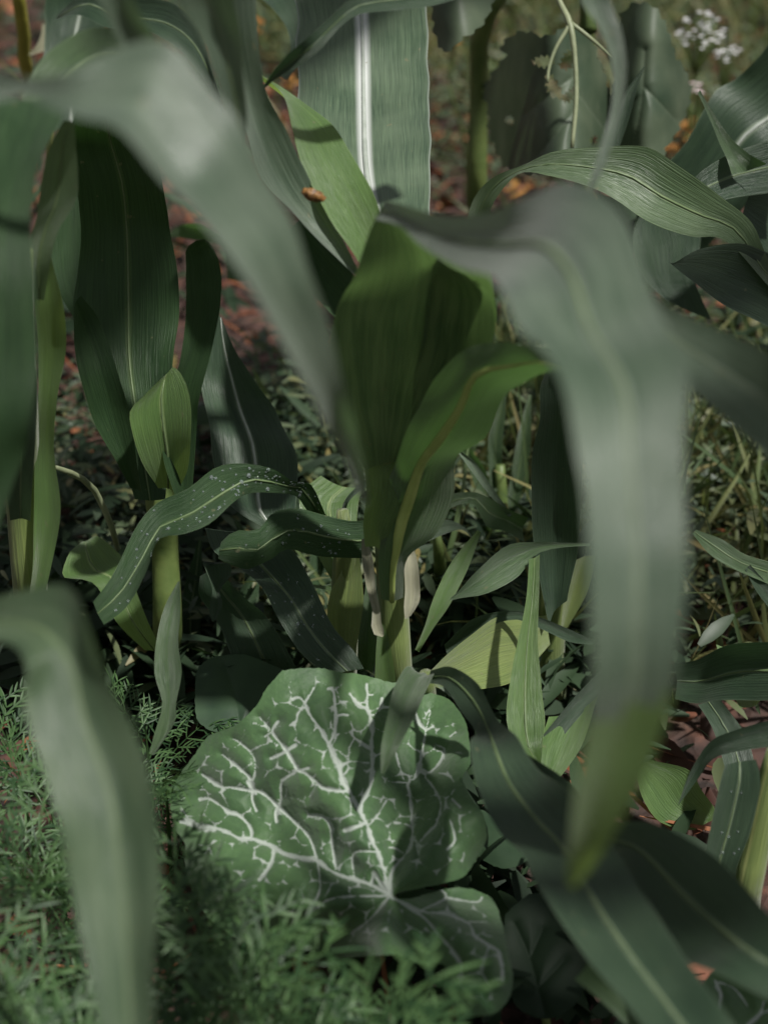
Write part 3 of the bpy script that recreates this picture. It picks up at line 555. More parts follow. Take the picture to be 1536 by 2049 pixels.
# ---- off the right edge, close to the lens
b = Vector((.42, .38, 0))
pr = plant(b, 'corn plant beyond the right edge with soft-focus blades reaching in', group='corn plants')
stalk(pr, [b, (.38, .42, .3), (.33, .45, .6), (.30, .46, .85)], [.014, .013, .011, .005])
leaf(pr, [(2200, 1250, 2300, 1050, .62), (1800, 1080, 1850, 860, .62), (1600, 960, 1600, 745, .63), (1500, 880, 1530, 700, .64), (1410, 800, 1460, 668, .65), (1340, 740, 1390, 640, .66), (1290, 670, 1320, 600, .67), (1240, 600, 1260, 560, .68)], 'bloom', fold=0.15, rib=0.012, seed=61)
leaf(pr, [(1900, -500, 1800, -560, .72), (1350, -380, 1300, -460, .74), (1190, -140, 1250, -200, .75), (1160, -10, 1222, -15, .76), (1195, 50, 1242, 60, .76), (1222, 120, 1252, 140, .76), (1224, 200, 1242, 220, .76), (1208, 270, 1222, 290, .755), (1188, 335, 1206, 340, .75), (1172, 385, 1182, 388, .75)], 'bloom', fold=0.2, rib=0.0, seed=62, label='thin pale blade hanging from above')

# ---- right plant behind, mid distance
b = Vector((.40, 1.22, 0))
ps = plant(b, 'corn plant at the upper right edge with striped blade arching left and drooping', group='corn plants')
stalk(ps, [b, (.39, 1.2, .3), (.37, 1.18, .55), (.35, 1.17, .75)], [.013, .012, .010, .005])
def S(*a, **k): return leaf(ps, *a, **k)
S([(1700, 740, 1730, 520, 1.2), (1600, 640, 1620, 520, 1.16), (1536, 575, 1545, 530, 1.13), (1450, 482, 1500, 440, 1.12), (1380, 472, 1425, 385, 1.11), (1300, 448, 1345, 330, 1.10), (1235, 405, 1285, 296, 1.10), (1180, 375, 1195, 293, 1.10), (1100, 352, 1110, 302, 1.10), (1045, 345, 1052, 328, 1.11), (1010, 372, 990, 352, 1.12), (985, 410, 952, 390, 1.13), (975, 450, 935, 440, 1.14), (960, 500, 930, 500, 1.15)], 'mid', fold=0.16, side=1, rib=0.028, seed=71, label='striped green blade arching to the left, twisted at its tip')
S([(1338, 524, 1345, 528, 1.09), (1378, 562, 1400, 498, 1.10), (1440, 608, 1470, 486, 1.12), (1510, 640, 1540, 510, 1.13), (1600, 690, 1610, 540, 1.15)], 'old', base=1, fold=0.12, rib=0.0, seed=72, label='dark teal underside fold')
S([(1560, 60, 1760, 200, 1.28), (1480, 148, 1640, 290, 1.3), (1425, 190, 1560, 345, 1.3), (1378, 275, 1500, 400, 1.31), (1318, 345, 1440, 465, 1.32), (1272, 430, 1380, 530, 1.33), (1268, 500, 1320, 570, 1.35)], 'old', base=0, fold=0.1, rib=0.022, ribmat='rib_pale', seed=73)
S([(1395, 185, 1400, 180, 1.2), (1418, 235, 1428, 228, 1.19), (1440, 290, 1460, 275, 1.18), (1452, 320, 1492, 308, 1.17), (1460, 350, 1530, 330, 1.17)], 'blade', base=1, fold=0.3, rib=0.0, seed=74)
S([(1600, 380, 1600, 260, 1.2), (1536, 385, 1536, 282, 1.19), (1470, 395, 1460, 308, 1.18), (1420, 405, 1400, 345, 1.17), (1385, 400, 1378, 370, 1.17)], 'old', fold=0.1, rib=0.01, seed=75)
S([(1600, 560, 1620, 370, 1.24), (1536, 520, 1545, 375, 1.23), (1480, 450, 1500, 380, 1.22)], 'old', fold=0.1, rib=0.0, seed=76)
S([(1330, 600, 1420, 640, 1.3), (1290, 560, 1390, 560, 1.3), (1262, 500, 1400, 470, 1.3), (1275, 440, 1360, 420, 1.3), (1310, 400, 1340, 400, 1.3)], 'old', fold=0.1, rib=0.0, seed=77)
S([(1216, 292, 1238, 296, 1.25), (1222, 250, 1256, 240, 1.25), (1246, 190, 1276, 170, 1.25), (1288, 132, 1291, 130, 1.25)], 'old', fold=0.3, rib=0.0, seed=78, label='dark pointed leaf tip')

# ---- dark upright plant behind the hanging blade, right of centre
b = G(1110, 1420); b.z = 0
pk = plant(b, 'dark corn plant right of centre partly hidden by the big blurred blade', group='corn plants')
stalk(pk, [b, P(1100, 1300, 1.22), P(1108, 1150, 1.2), P(1110, 950, 1.16), P(1110, 800, 1.12)], [.011, .011, .013, .013, .005], 'sheath')
def Kk(*a, **k): return leaf(pk, *a, **k)
Kk([(1095, 1250, 1130, 1200, 1.15), (1070, 1110, 1155, 1100, 1.14), (1062, 1000, 1160, 1000, 1.12), (1064, 900, 1165, 900, 1.1), (1078, 830, 1160, 820, 1.08), (1080, 770, 1150, 760, 1.07), (1095, 735, 1120, 730, 1.06)], 'old', fold=0.3, rib=0.0, seed=81)
Kk([(1070, 1525, 1082, 1530, 1.04), (1030, 1495, 1085, 1490, 1.04), (1012, 1440, 1090, 1440, 1.05), (1022, 1350, 1082, 1370, 1.06), (1036, 1280, 1075, 1290, 1.07), (1052, 1200, 1078, 1200, 1.08), (1058, 1120, 1080, 1110, 1.09)], 'young', fold=0.2, rib=0.02, seed=82, label='upright narrow green blade')
Kk([(1180, 1092, 1180, 1086, 1.1), (1120, 1096, 1120, 1086, 1.1), (1070, 1110, 1080, 1084, 1.1), (1030, 1155, 1010, 1092, 1.09), (970, 1188, 955, 1140, 1.08), (925, 1196, 920, 1180, 1.08), (900, 1202, 902, 1196, 1.08)], 'blade', fold=0.3, rib=0.0, seed=83)
Kk([(855, 1368, 852, 1352, 1.06), (900, 1384, 890, 1310, 1.08), (955, 1380, 935, 1272, 1.1), (1010, 1368, 985, 1238, 1.12), (1046, 1345, 1040, 1238, 1.14), (1100, 1290, 1095, 1230, 1.16)], 'sheath', base=1, fold=0.08, rib=0.0, seed=84, label='wide bright yellow-green blade in the sun')
Kk([(1185, 1290, 1188, 1282, 1.12), (1140, 1285, 1145, 1262, 1.12), (1090, 1262, 1080, 1235, 1.12), (1030, 1240, 1030, 1222, 1.12), (960, 1262, 950, 1236, 1.12), (895, 1312, 888, 1290, 1.12)], 'old', fold=0.25, rib=0, seed=85)
Kk([(1070, 1530, 1060, 1500, 1.06), (1110, 1490, 1100, 1450, 1.07), (1160, 1430, 1150, 1390, 1.08), (1220, 1380, 1210, 1330, 1.09)], 'old', fold=0.25, rib=0, seed=86)
Kk([(1120, 1260, 1135, 1255, 1.18), (1130, 1180, 1175, 1180, 1.17), (1150, 1120, 1190, 1110, 1.16)], 'sheath', fold=0.2, rib=0, seed=87)
Kk([(830, 1300, 838, 1305, 1.12), (850, 1250, 868, 1255, 1.12), (865, 1200, 900, 1210, 1.12), (900, 1130, 935, 1140, 1.13), (955, 1060, 962, 1065, 1.15)], 'young', fold=0.25, rib=0, seed=88)
Kk([(1080, 1560, 1110, 1570, 1.05), (1075, 1510, 1160, 1500, 1.06), (1100, 1440, 1200, 1400, 1.08)], 'young', fold=0.2, rib=0, seed=89)

# ---- more corn behind on the right
b = G(1010, 1150); b.z = 0
pz = plant(b, 'shaded corn plant in the gap between the central stalk and the hanging blade', group='corn plants')
stalk(pz, [b, P(1005, 1050, 1.38), P(1000, 930, 1.36)], [.007, .007, .004], 'stem')
for k_, (x0_, y0_, x1_, y1_, x2_, y2_, w_) in enumerate(((1005, 1110, 960, 950, 900, 850, 34), (1005, 1100, 1040, 930, 1060, 790, 30), (1000, 1090, 990, 900, 1010, 760, 28), (1010, 1120, 960, 1040, 880, 1010, 26))):
    leaf(pz, [(x0_ - w_ * .3, y0_, x0_ + w_ * .3, y0_, 1.38), (x1_ - w_ * .5, y1_, x1_ + w_ * .5, y1_ + 6, 1.36), ((x1_ + x2_) / 2 - w_ * .4, (y1_ + y2_) / 2, (x1_ + x2_) / 2 + w_ * .4, (y1_ + y2_) / 2, 1.35), (x2_ - 3, y2_, x2_ + 3, y2_, 1.34)], 'blade', fold=0.25, rib=0.02, seed=320 + k_)

# ---- pale seedling behind the stalk
b = G(880, 1180); b.z = 0
pn = plant(b, 'small pale seedling with thin kinked blades right behind the central stalk', group='corn plants')
stalk(pn, [b, P(880, 1130, 1.25), P(872, 1060, 1.22)], [.005, .005, .003], 'stem')
leaf(pn, [(905, 892, 925, 905, 1.18), (930, 925, 950, 925, 1.18), (970, 980, 985, 975, 1.18), (1018, 1035, 1024, 1030, 1.18)], 'silver', fold=0.2, rib=0, seed=91, label='thin straight pale blade')
leaf(pn, [(860, 1040, 862, 1000, 1.2), (900, 1018, 905, 988, 1.19), (945, 1008, 950, 985, 1.18), (975, 1055, 985, 1000, 1.18), (1010, 1062, 1022, 1022, 1.18), (1045, 1085, 1052, 1035, 1.19)], 'blade', fold=0.2, rib=0.01, seed=92)
leaf(pn, [(815, 1090, 815, 1075, 1.18), (850, 1085, 850, 1045, 1.18), (890, 1068, 895, 1040, 1.18), (925, 1060, 925, 1052, 1.18), (948, 1082, 950, 1078, 1.18)], 'silver', base=1, fold=0.2, rib=0, seed=93, label='silvery bent blade')

# ---- low plant in front, between the squash leaf and the right
b = G(870, 1500); b.z = 0
pm = plant(b, 'low corn plant before the squash leaf, long blades running to the lower right', group='corn plants')
stalk(pm, [b, P(862, 1460, 1.09), P(856, 1400, 1.06), P(852, 1352, 1.03)], [.006, .006, .006, .005], 'sheath')
def R(*a, **k): return leaf(pm, *a, **k)
R([(846, 1352, 860, 1358, 1.035), (812, 1340, 866, 1356, 1.02), (785, 1385, 845, 1400, .985), (775, 1440, 826, 1445, .95), (762, 1500, 796, 1500, .93), (762, 1548, 768, 1550, .93)], 'blade', fold=0.3, rib=0, seed=101)
R([(848, 1368, 862, 1342, 1.025), (890, 1376, 905, 1336, .99), (925, 1425, 960, 1372, .96), (952, 1468, 996, 1442, .93), (940, 1500, 1035, 1480, .89), (955, 1580, 1080, 1548, .86), (998, 1668, 1135, 1592, .83), (1052, 1720, 1195, 1660, .80), (1078, 1780, 1238, 1712, .77), (1120, 1850, 1290, 1800, .74), (1180, 1930, 1348, 1890, .71), (1250, 2010, 1410, 1985, .69), (1310, 2090, 1480, 2080, .67), (1380, 2200, 1520, 2180, .66)], 'old', fold=0.14, ruf=0.04, rib=0.03, seed=102, nu=18, label='long dark blade sloping down to the right')
R([(980, 1480, 990, 1470, .95), (1100, 1590, 1130, 1560, .90), (1180, 1690, 1200, 1640, .86), (1232, 1738, 1310, 1652, .82), (1292, 1850, 1420, 1712, .78), (1370, 1920, 1490, 1780, .75), (1450, 1958, 1570, 1860, .72), (1640, 2050, 1700, 1960, .70)], 'old', fold=0.12, ruf=0.03, rib=0.03, seed=103, nu=18, label='second dark wide blade at the lower right')
R([(870, 1370, 900, 1376, .99), (930, 1420, 960, 1400, .985), (955, 1470, 975, 1450, .98), (940, 1488, 965, 1478, .98)], 'silver', fold=0.2, rib=0, seed=104)
R([(1150, 1960, 1180, 1925, .80), (1210, 2010, 1260, 1975, .79), (1300, 2100, 1340, 2060, .78)], 'blade', base=1, fold=0.2, rib=0, seed=105)

# ---- right edge plant, low
b = G(1490, 1830); b.z = 0
pu = plant(b, 'corn plant at the lower right edge with thick lit stalk over rusty litter', group='corn plants')
stalk(pu, [b, P(1492, 1780, 1.0), P(1510, 1700, .99), P(1530, 1600, .98), P(1550, 1500, .97)], [.010, .010, .009, .008, .005], 'sheath')
def U(*a, **k): return leaf(pu, *a, **k)
U([(1450, 1800, 1480, 1790, .99), (1408, 1740, 1470, 1740, .98), (1418, 1660, 1500, 1660, .975), (1440, 1560, 1520, 1570, .97), (1450, 1530, 1510, 1520, .97)], 'old', fold=0.15, rib=0.015, seed=111, key='U')
U([(1352, 1618, 1356, 1612, 1.0), (1395, 1560, 1380, 1545, 1.0), (1425, 1520, 1420, 1485, .99), (1470, 1505, 1465, 1462, .98), (1560, 1490, 1560, 1435, .97)], 'old', base=1, fold=0.15, rib=0, seed=112, label='narrow dark blade curving to a point')
U([(1352, 1398, 1350, 1330, 1.16), (1400, 1408, 1400, 1320, 1.15), (1460, 1402, 1465, 1290, 1.13), (1560, 1400, 1560, 1283, 1.1)], 'old', base=1, fold=0.2, rib=0.02, seed=113)
U([(1270, 1540, 1300, 1520, 1.12), (1285, 1600, 1375, 1540, 1.12), (1320, 1645, 1400, 1580, 1.12), (1380, 1662, 1430, 1620, 1.12), (1400, 1655, 1428, 1640, 1.12)], 'young', fold=0.12, rib=0, seed=114, label='bright yellow-green short blade')
U([(1395, 1410, 1440, 1400, 1.1), (1420, 1450, 1470, 1440, 1.1), (1440, 1500, 1495, 1480, 1.09), (1455, 1560, 1510, 1540, 1.08), (1460, 1590, 1500, 1600, 1.06)], 'old', base=1, fold=0.15, rib=0.01, seed=115)
U([(1385, 1068, 1392, 1060, 1.1), (1420, 1110, 1445, 1080, 1.1), (1470, 1140, 1490, 1110, 1.1), (1540, 1170, 1560, 1130, 1.1)], 'blade', base=1, fold=0.15, rib=0.015, seed=116)
U([(1490, 1140, 1500, 1130, 1.1), (1510, 1180, 1530, 1165, 1.1), (1540, 1220, 1560, 1200, 1.1)], 'old', base=1, fold=0.2, rib=0, seed=117)
U([(1480, 1420, 1530, 1400, 1.12), (1460, 1380, 1540, 1360, 1.14), (1430, 1300, 1560, 1290, 1.16)], 'young', fold=0.2, rib=0, seed=118)

# ---- plants behind at the top left
b = Vector((-.42, 1.55, 0))
pt = plant(b, 'shaded corn plant behind at the top left with white midrib blade', group='corn plants')
stalk(pt, [b, (-.41, 1.5, .3), (-.38, 1.45, .55)], [.013, .012, .008])
leaf(pt, [(90, 260, 190, 260, 1.42), (88, 160, 200, 160, 1.42), (90, 80, 205, 80, 1.42), (92, 0, 230, 0, 1.42), (100, -90, 210, -90, 1.4)], 'old', fold=0.12, rib=0.03, ribmat='rib_pale', seed=121)
leaf(pt, [(110, 40, 115, 30, 1.3), (160, 30, 180, -20, 1.28), (220, 60, 260, 0, 1.27), (300, 70, 350, 10, 1.25), (370, 110, 400, 60, 1.22), (420, 180, 430, 150, 1.2), (450, 260, 455, 240, 1.18)], 'old', fold=0.2, rib=0.012, seed=122)
leaf(pt, [(520, 0, 600, -40, 1.35), (545, 20, 605, 0, 1.34), (575, 60, 608, 50, 1.33), (580, 110, 606, 110, 1.32), (560, 150, 575, 160, 1.31)], 'old', fold=0.2, rib=0, seed=123)
leaf(pt, [(455, 560, 500, 560, 1.45), (440, 480, 520, 500, 1.45), (330, 470, 400, 440, 1.4)], 'blade', fold=0.2, rib=0, seed=124)

# ---- unseen tall corn added around the camera; leaves aimed to shade chosen spots
def shade_corn(x, y, seed, label, through):
    rnd = random.Random(seed)
    r = empty('corn_plant', Vector((x, y, 0)), label, 'corn plant', 'corn plants')
    stalk(r, [Vector((x, y, 0)), Vector((x, y, .9)), Vector((x, y, 1.9))], [.014, .012, .005])
    outs = []
    for i in range(3):
        az = math.atan2(y - .8, x) + rnd.uniform(-1.2, 1.2); outs.append((Vector((x, y, 1.35)) + Vector((math.cos(az), math.sin(az), .1)) * .4, .032))
    for q, w0 in [(Vector(a[:3]), a[3]) for a in through] + outs:
        st_ = Vector((x, y, q.z - .12)); h = Vector((q.x - x, q.y - y, 0)); D = h.length; h.normalize(); sd_ = Vector((-h.y, h.x, 0))
        vs, uv = [], []; n = 22; L = D + .16; zt = q.z - st_.z
        for k in range(n + 1):
            t = k / n; dd = L * t; qq = dd / D
            c = st_ + h * dd + Vector((0, 0, zt * (2.2 * qq - 1.2 * qq * qq) if qq < 1 else zt - (qq - 1) * .35 * D)); c.z = max(c.z, .92)
            w = w0 * (math.sin(math.pi * min(1, .16 + t * .84)) ** .55 if t < 1 else .02)
            for j in range(7):
                u = j / 6; vs.append(c + sd_ * (w * (2 * u - 1)) + Vector((0, 0, w * .4 * abs(2 * u - 1) + .006 * math.sin(t * 22 + j)))); uv.append((u, dd * 10))
        fs = [(k * 7 + j, k * 7 + j + 1, k * 7 + j + 8, k * 7 + j + 7) for k in range(n) for j in range(6)]
        link('leaf', mesh('leaf', vs, fs, True, uv), M['blade'], r)
def over(px, py, d, z, w=.035):  # point up the sun line, where an added leaf shades the spot
    p = P(px, py, d); q = p + SUN_DIR * ((z - p.z) / SUN_DIR.z); return (q.x, q.y, q.z, w)
shade_corn(.50, 1.42, 40, 'unseen tall corn plant added for shade over the garden bed, right of the background', [over(250, 420, 1.11, 1.25, .045), over(260, 560, 1.12, 1.4, .045)])
shade_corn(.85, .80, 41, 'unseen tall corn plant added for shade over the garden bed, right of the frame', [over(1110, 960, 1.13, 1.2), over(1440, 600, 1.12, 1.5)])
shade_corn(.85, .25, 42, 'unseen tall corn plant added for shade over the garden bed, nearest to the right of the lens', [over(900, 1620, .98, 1.0, .03), over(1400, 1800, .76, 1.15, .03), over(1060, 1640, .83, 1.2, .03)])
shade_corn(.60, -.30, 43, 'unseen tall corn plant added for shade over the garden bed, behind the lens on the right', [])
shade_corn(-.85, .9, 44, 'unseen tall corn plant added for shade over the garden bed, left of the frame', [(-.45, .9, 1.2, .035), (-.4, .6, 1.4, .035)])
shade_corn(-.95, 1.9, 45, 'unseen tall corn plant added for shade over the garden bed, left of the background', [(-.5, 1.7, 1.2, .035), (-.4, 2.0, 1.3, .035)])

# ================================================================== squash
V = [
 (6, [(780,1790),(735,1768),(690,1755),(660,1742),(635,1723),(613,1720),(591,1715),(567,1708),(549,1696),(523,1686),(503,1679),(481,1679),(457,1667),(430,1657),(393,1650),(361,1645)]),
 (13, [(430,1660),(400,1655),(372,1642)]),
 (5, [(549,1696),(545,1720),(535,1740),(520,1760)]), (4, [(503,1679),(501,1657),(479,1632),(457,1625),(442,1613),(418,1598),(400,1600)]),
 (5, [(635,1723),(618,1676),(584,1640),(557,1615),(527,1588),(505,1579),(501,1559),(476,1535),(444,1510)]), (8, [(508,1585),(498,1565)]),
 (4, [(505,1583),(462,1576),(442,1574),(418,1559),(403,1549)]), (3, [(501,1560),(509,1554),(508,1515),(479,1486),(466,1479)]),
 (4, [(505,1590),(505,1603),(513,1623)]), (3, [(557,1615),(562,1600),(564,1564),(589,1547)]), (4, [(557,1615),(552,1628),(553,1645)]),
 (5, [(700,1583),(676,1583),(645,1576),(635,1567),(610,1547),(596,1540),(574,1503),(564,1491),(545,1464),(557,1444)]),
 (4, [(545,1464),(530,1474)]), (3, [(545,1464),(518,1435)]), (4, [(574,1503),(591,1491)]), (4, [(574,1503),(542,1518)]), (4, [(600,1542),(617,1537)]), (4, [(596,1540),(564,1562)]), (3, [(635,1567),(618,1596)]),
 (6, [(778,1785),(769,1750),(757,1708),(745,1686),(735,1654),(723,1630),(703,1591),(686,1562),(679,1537),(667,1510),(658,1491),(645,1466)]),
 (4, [(645,1466),(628,1442),(618,1427),(610,1408),(598,1396),(585,1400)]), (3, [(610,1408),(618,1395),(628,1377)]),
 (5, [(658,1491),(669,1466),(672,1437)]), (4, [(672,1437),(667,1383),(657,1379)]), (3, [(667,1383),(673,1378)]), (3, [(672,1433),(685,1430),(696,1432)]), (2.5, [(679,1537),(699,1525),(738,1527)]),
 (5, [(723,1630),(723,1608),(735,1588),(743,1562),(745,1527),(743,1486),(745,1466),(740,1432)]), (4, [(740,1432),(734,1418),(735,1391),(733,1370)]), (3.5, [(735,1391),(745,1391)]),
 (5, [(734,1418),(716,1410),(699,1388)]), (3, [(740,1430),(750,1430),(762,1415),(764,1398)]), (5, [(743,1500),(725,1488),(708,1476),(703,1466)]), (2.5, [(708,1480),(699,1496),(697,1525)]),
 (5, [(735,1648),(712,1655),(691,1662)]), (3, [(735,1654),(757,1630),(772,1603)]), (3, [(757,1705),(708,1708),(708,1755)]),
 (4, [(672,1740),(664,1686),(662,1654),(645,1635),(618,1632)]), (9, [(776,1785),(760,1765),(748,1748)]), (4, [(748,1748),(742,1772)]), (3, [(708,1755),(712,1762)]),
 (5, [(780,1790),(784,1745),(811,1710),(823,1686),(825,1650),(821,1601),(816,1567),(830,1557),(840,1530)]), (3.5, [(840,1530),(847,1491),(852,1462)]), (4, [(852,1462),(838,1447),(828,1420)]), (4, [(852,1462),(867,1454)]), (2, [(852,1462),(861,1423)]),
 (3, [(816,1567),(777,1564)]), (3, [(808,1560),(799,1535),(791,1503)]), (3, [(840,1545),(860,1545),(879,1527),(889,1501),(874,1491)]), (3, [(850,1555),(869,1579),(882,1610),(872,1650),(860,1662),(840,1684)]),
 (4, [(825,1655),(805,1648),(789,1647)]), (3, [(811,1710),(790,1698),(777,1696)]), (3, [(830,1680),(838,1713)]), (3, [(899,1475),(912,1465)]), (3, [(905,1600),(920,1615)]), (3, [(900,1640),(910,1680),(895,1700)]),
 (4, [(780,1793),(840,1823),(892,1829),(938,1849),(946,1869),(978,1892),(998,1906),(1004,1935),(1006,1962)]), (7, [(940,1850),(948,1868)]), (6, [(998,1906),(1004,1932)]), (3, [(938,1845),(975,1846)]),
 (4, [(780,1793),(846,1835),(878,1872),(903,1900),(923,1932),(921,1972),(932,1986)]), (3, [(840,1823),(892,1797),(878,1777)]), (3, [(892,1797),(952,1806),(964,1797)]), (3, [(965,1935),(978,1895)]), (3, [(965,1935),(965,1950),(985,1980)]), (4, [(962,1990),(968,2000)]),
 (3, [(780,1793),(740,1840),(700,1870)]), (3, [(780,1793),(660,1800),(600,1850)]), (3, [(635,1723),(640,1780),(620,1820)]),
]
SQ = [(565,1342),(600,1338),(640,1337),(680,1345),(720,1350),(780,1365),(820,1370),(860,1385),(900,1402),(928,1440),(938,1480),(940,1530),(925,1558),(945,1600),(966,1630),(972,1680),(952,1720),(930,1752),(895,1766),(850,1776),(815,1783),(792,1789),(790,1797),(820,1798),(860,1788),(900,1778),(945,1780),(985,1800),(1002,1840),(1010,1880),(1022,1930),(1026,1970),(1012,2008),(985,2030),(940,2033),(905,2015),(887,1985),(893,1945),(880,1928),(840,1930),(800,1912),(720,1915),(620,1920),(520,1900),(430,1850),(388,1790),(370,1730),(370,1690),(352,1660),(341,1615),(348,1575),(362,1547),(388,1512),(415,1475),(450,1460),(480,1445),(510,1415),(535,1375)]
def sq_depth(x, y):
    d = 1.035 - (y - 1340) * 0.00022
    # main veins sit in valleys, the margins roll back
    r = math.hypot(x - 780, y - 1790); a = math.atan2(-(y - 1790), x - 780)
    d += 0.018 * math.cos(a * 5 - 0.6) * min(1, r / 250)
    d += 0.05 * max(0, (500 - x) / 160) ** 2 * 0.5
    q = (y - 1640 - max(0, x - 340) * 0.34) / 130
    if x < 780: d += 0.05 * max(0, min(1.2, q)) ** 1.5 * min(1, (780 - x) / 120)
    if y > 1790: d -= 0.00012 * (y - 1790)
    if x > 900: d += ((x - 900) / 100) ** 2 * 0.015
    return d
b = G(800, 1870); b.z = 0
pq = empty('squash_plant', b, 'squash plant with a big lobed leaf netted with silvery white veins', 'squash plant')
link('leaf', outline_mesh('squash_leaf', SQ, sq_depth, 6.0, (), 1, V, 0.0045), M['squash'], pq)
tube('petiole', [b, P(800, 1850, 1.02), P(782, 1796, .955)], [.004, .004, .0035], M['stem'], pq)
# second, darker squash plants
def small_squash(poly, dfn, veins, label, base, pet, mat='squash'):
    b = G(*base); b.z = 0
    q = empty('squash_plant', b, label, 'squash plant')
    link('leaf', outline_mesh('squash_leaf', poly, dfn, 6.0, (), 1, veins, 0.003), M[mat], q)
    tube('petiole', [b, P(*pet)], [.003, .0025], M['stem'], q); return q
small_squash([(1395,1990),(1420,1950),(1450,1940),(1500,1960),(1560,1990),(1600,2060),(1580,2140),(1480,2160),(1410,2130),(1390,2060)], lambda x, y: .90 + (y - 2000) * -.0002,
  [(4,[(1430,1962),(1442,1990),(1440,2020),(1452,2060),(1460,2110)]),(3,[(1442,1990),(1432,1975)]),(2,[(1435,1965),(1470,1980),(1500,2020)]),(5,[(1460,2110),(1490,2060),(1520,2030),(1528,2005)]),(3,[(1520,2030),(1545,2020)]),(3,[(1440,2020),(1428,2018)])],
  'dark squash leaf with thorny white veins in the bottom right corner', (1500, 2180), (1470, 2120, .875))
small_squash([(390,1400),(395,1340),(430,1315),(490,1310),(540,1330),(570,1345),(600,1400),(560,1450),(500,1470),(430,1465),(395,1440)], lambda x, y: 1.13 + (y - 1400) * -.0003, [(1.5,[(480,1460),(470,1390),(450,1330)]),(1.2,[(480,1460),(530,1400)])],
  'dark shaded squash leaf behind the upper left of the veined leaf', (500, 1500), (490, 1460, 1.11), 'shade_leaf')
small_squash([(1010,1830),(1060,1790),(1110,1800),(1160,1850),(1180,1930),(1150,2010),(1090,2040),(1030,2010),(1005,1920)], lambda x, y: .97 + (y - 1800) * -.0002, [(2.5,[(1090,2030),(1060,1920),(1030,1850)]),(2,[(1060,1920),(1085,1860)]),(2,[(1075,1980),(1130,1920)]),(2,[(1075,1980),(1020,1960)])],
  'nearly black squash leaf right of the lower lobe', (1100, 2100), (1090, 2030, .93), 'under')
small_squash([(930,1640),(960,1620),(1000,1650),(1050,1690),(1055,1720),(1020,1738),(980,1730),(945,1700)], lambda x, y: 1.03, None, 'small bright green leaf peeking out between the squash leaf and the dark blade', (960, 1750), (945, 1690, 1.04), 'shade_leaf')

# ================================================================== broad serrated leaves top right
b = Vector((.20, 1.52, 0))
pb = empty('sunflower_plant', b, 'broad-leaved plant with drooping serrated grey leaves eaten through with holes', 'sunflower plant')
tube('stem', [b, (.195, 1.50, .2), (.18, 1.44, .45), P(1180, 60, 1.36)], [.008, .008, .007, .006], M['stem'], pb)
def bd(d0, cx, sx=0.0, k=0.00002): return lambda x, y: d0 + k * 0.05 * (x - cx) ** 2 * 10 + sx * (x - cx) + .006 * math.sin(x * .022 + y * .012)
def broad(poly, dfn, label, holes=(), veins=None):
    o = link('leaf', outline_mesh('broad_leaf', poly, dfn, 7.0, holes, 1, veins, 0.004, serr=9), M['broad'], pb); o['label'] = label
broad([(1135,50),(1090,70),(1040,60),(1000,90),(1010,110),(985,140),(965,180),(975,220),(975,260),(990,300),(1010,335),(1060,350),(1120,345),(1180,350),(1230,345),(1230,250),(1220,180),(1200,120),(1180,70)], bd(1.30, 1130, .00015), 'drooping serrated leaf with ragged holes',
   [[(1062,123),(1088,112),(1110,124),(1088,134)],[(1118,130),(1138,100),(1150,120),(1134,138)],[(1092,144),(1112,160),(1124,196),(1098,184)],[(1124,192),(1148,176),(1146,196),(1130,204)],[(1010,240),(1020,232),(1026,246)],[(1180,280),(1192,272),(1190,290)]], [(3,[(1140,60),(1150,200),(1145,330)]),(2,[(1150,150),(1050,230)]),(2,[(1150,180),(1210,260)]),(2,[(1150,220),(1070,320)])])
broad([(1240,30),(1270,5),(1310,15),(1335,60),(1350,110),(1375,150),(1380,200),(1355,260),(1330,300),(1320,345),(1260,370),(1200,365),(1215,300),(1205,230),(1235,150)], bd(1.34, 1290, -.0002), 'wide serrated leaf catching soft light', [[(1350,96),(1368,88),(1362,102)]], [(3,[(1290,100),(1280,220),(1250,360)]),(2,[(1285,170),(1350,240)]),(2,[(1283,190),(1220,260)])])
broad([(862,-30),(985,-30),(975,30),(950,60),(925,75),(905,95),(885,100),(868,60)], bd(1.30, 920), 'dark serrated leaf at the top edge')
broad([(1195,390),(1265,400),(1290,440),(1270,500),(1230,520),(1190,470)], bd(1.34, 1240), 'lower serrated leaf scrap')
tube('flower_stem', [P(1100, -60, 1.26), P(1118, 0, 1.26), P(1140, 48, 1.25), P(1150, 120, 1.25), P(1152, 200, 1.25), P(1144, 295, 1.25)], [.0022, .0022, .0026, .002, .002, .0016], M['stem_pale'], pb)
tube('flower_stem', [P(1140, 48, 1.25), P(1112, 95, 1.25), P(1098, 135, 1.25), P(1095, 165, 1.25)], [.0018, .0015, .0013, .001], M['stem_pale'], pb)
tube('flower_stem', [P(1140, 44, 1.25), P(1180, 75, 1.25), P(1225, 115, 1.26)], [.0018, .0015, .001], M['stem_pale'], pb)
tube('stem', [Vector((.12, 1.72, 0)), P(955, 400, 1.6), P(958, 200, 1.55), P(962, 60, 1.5), P(1010, -30, 1.45)], [.010, .010, .009, .009, .008], M['stem'], pb)

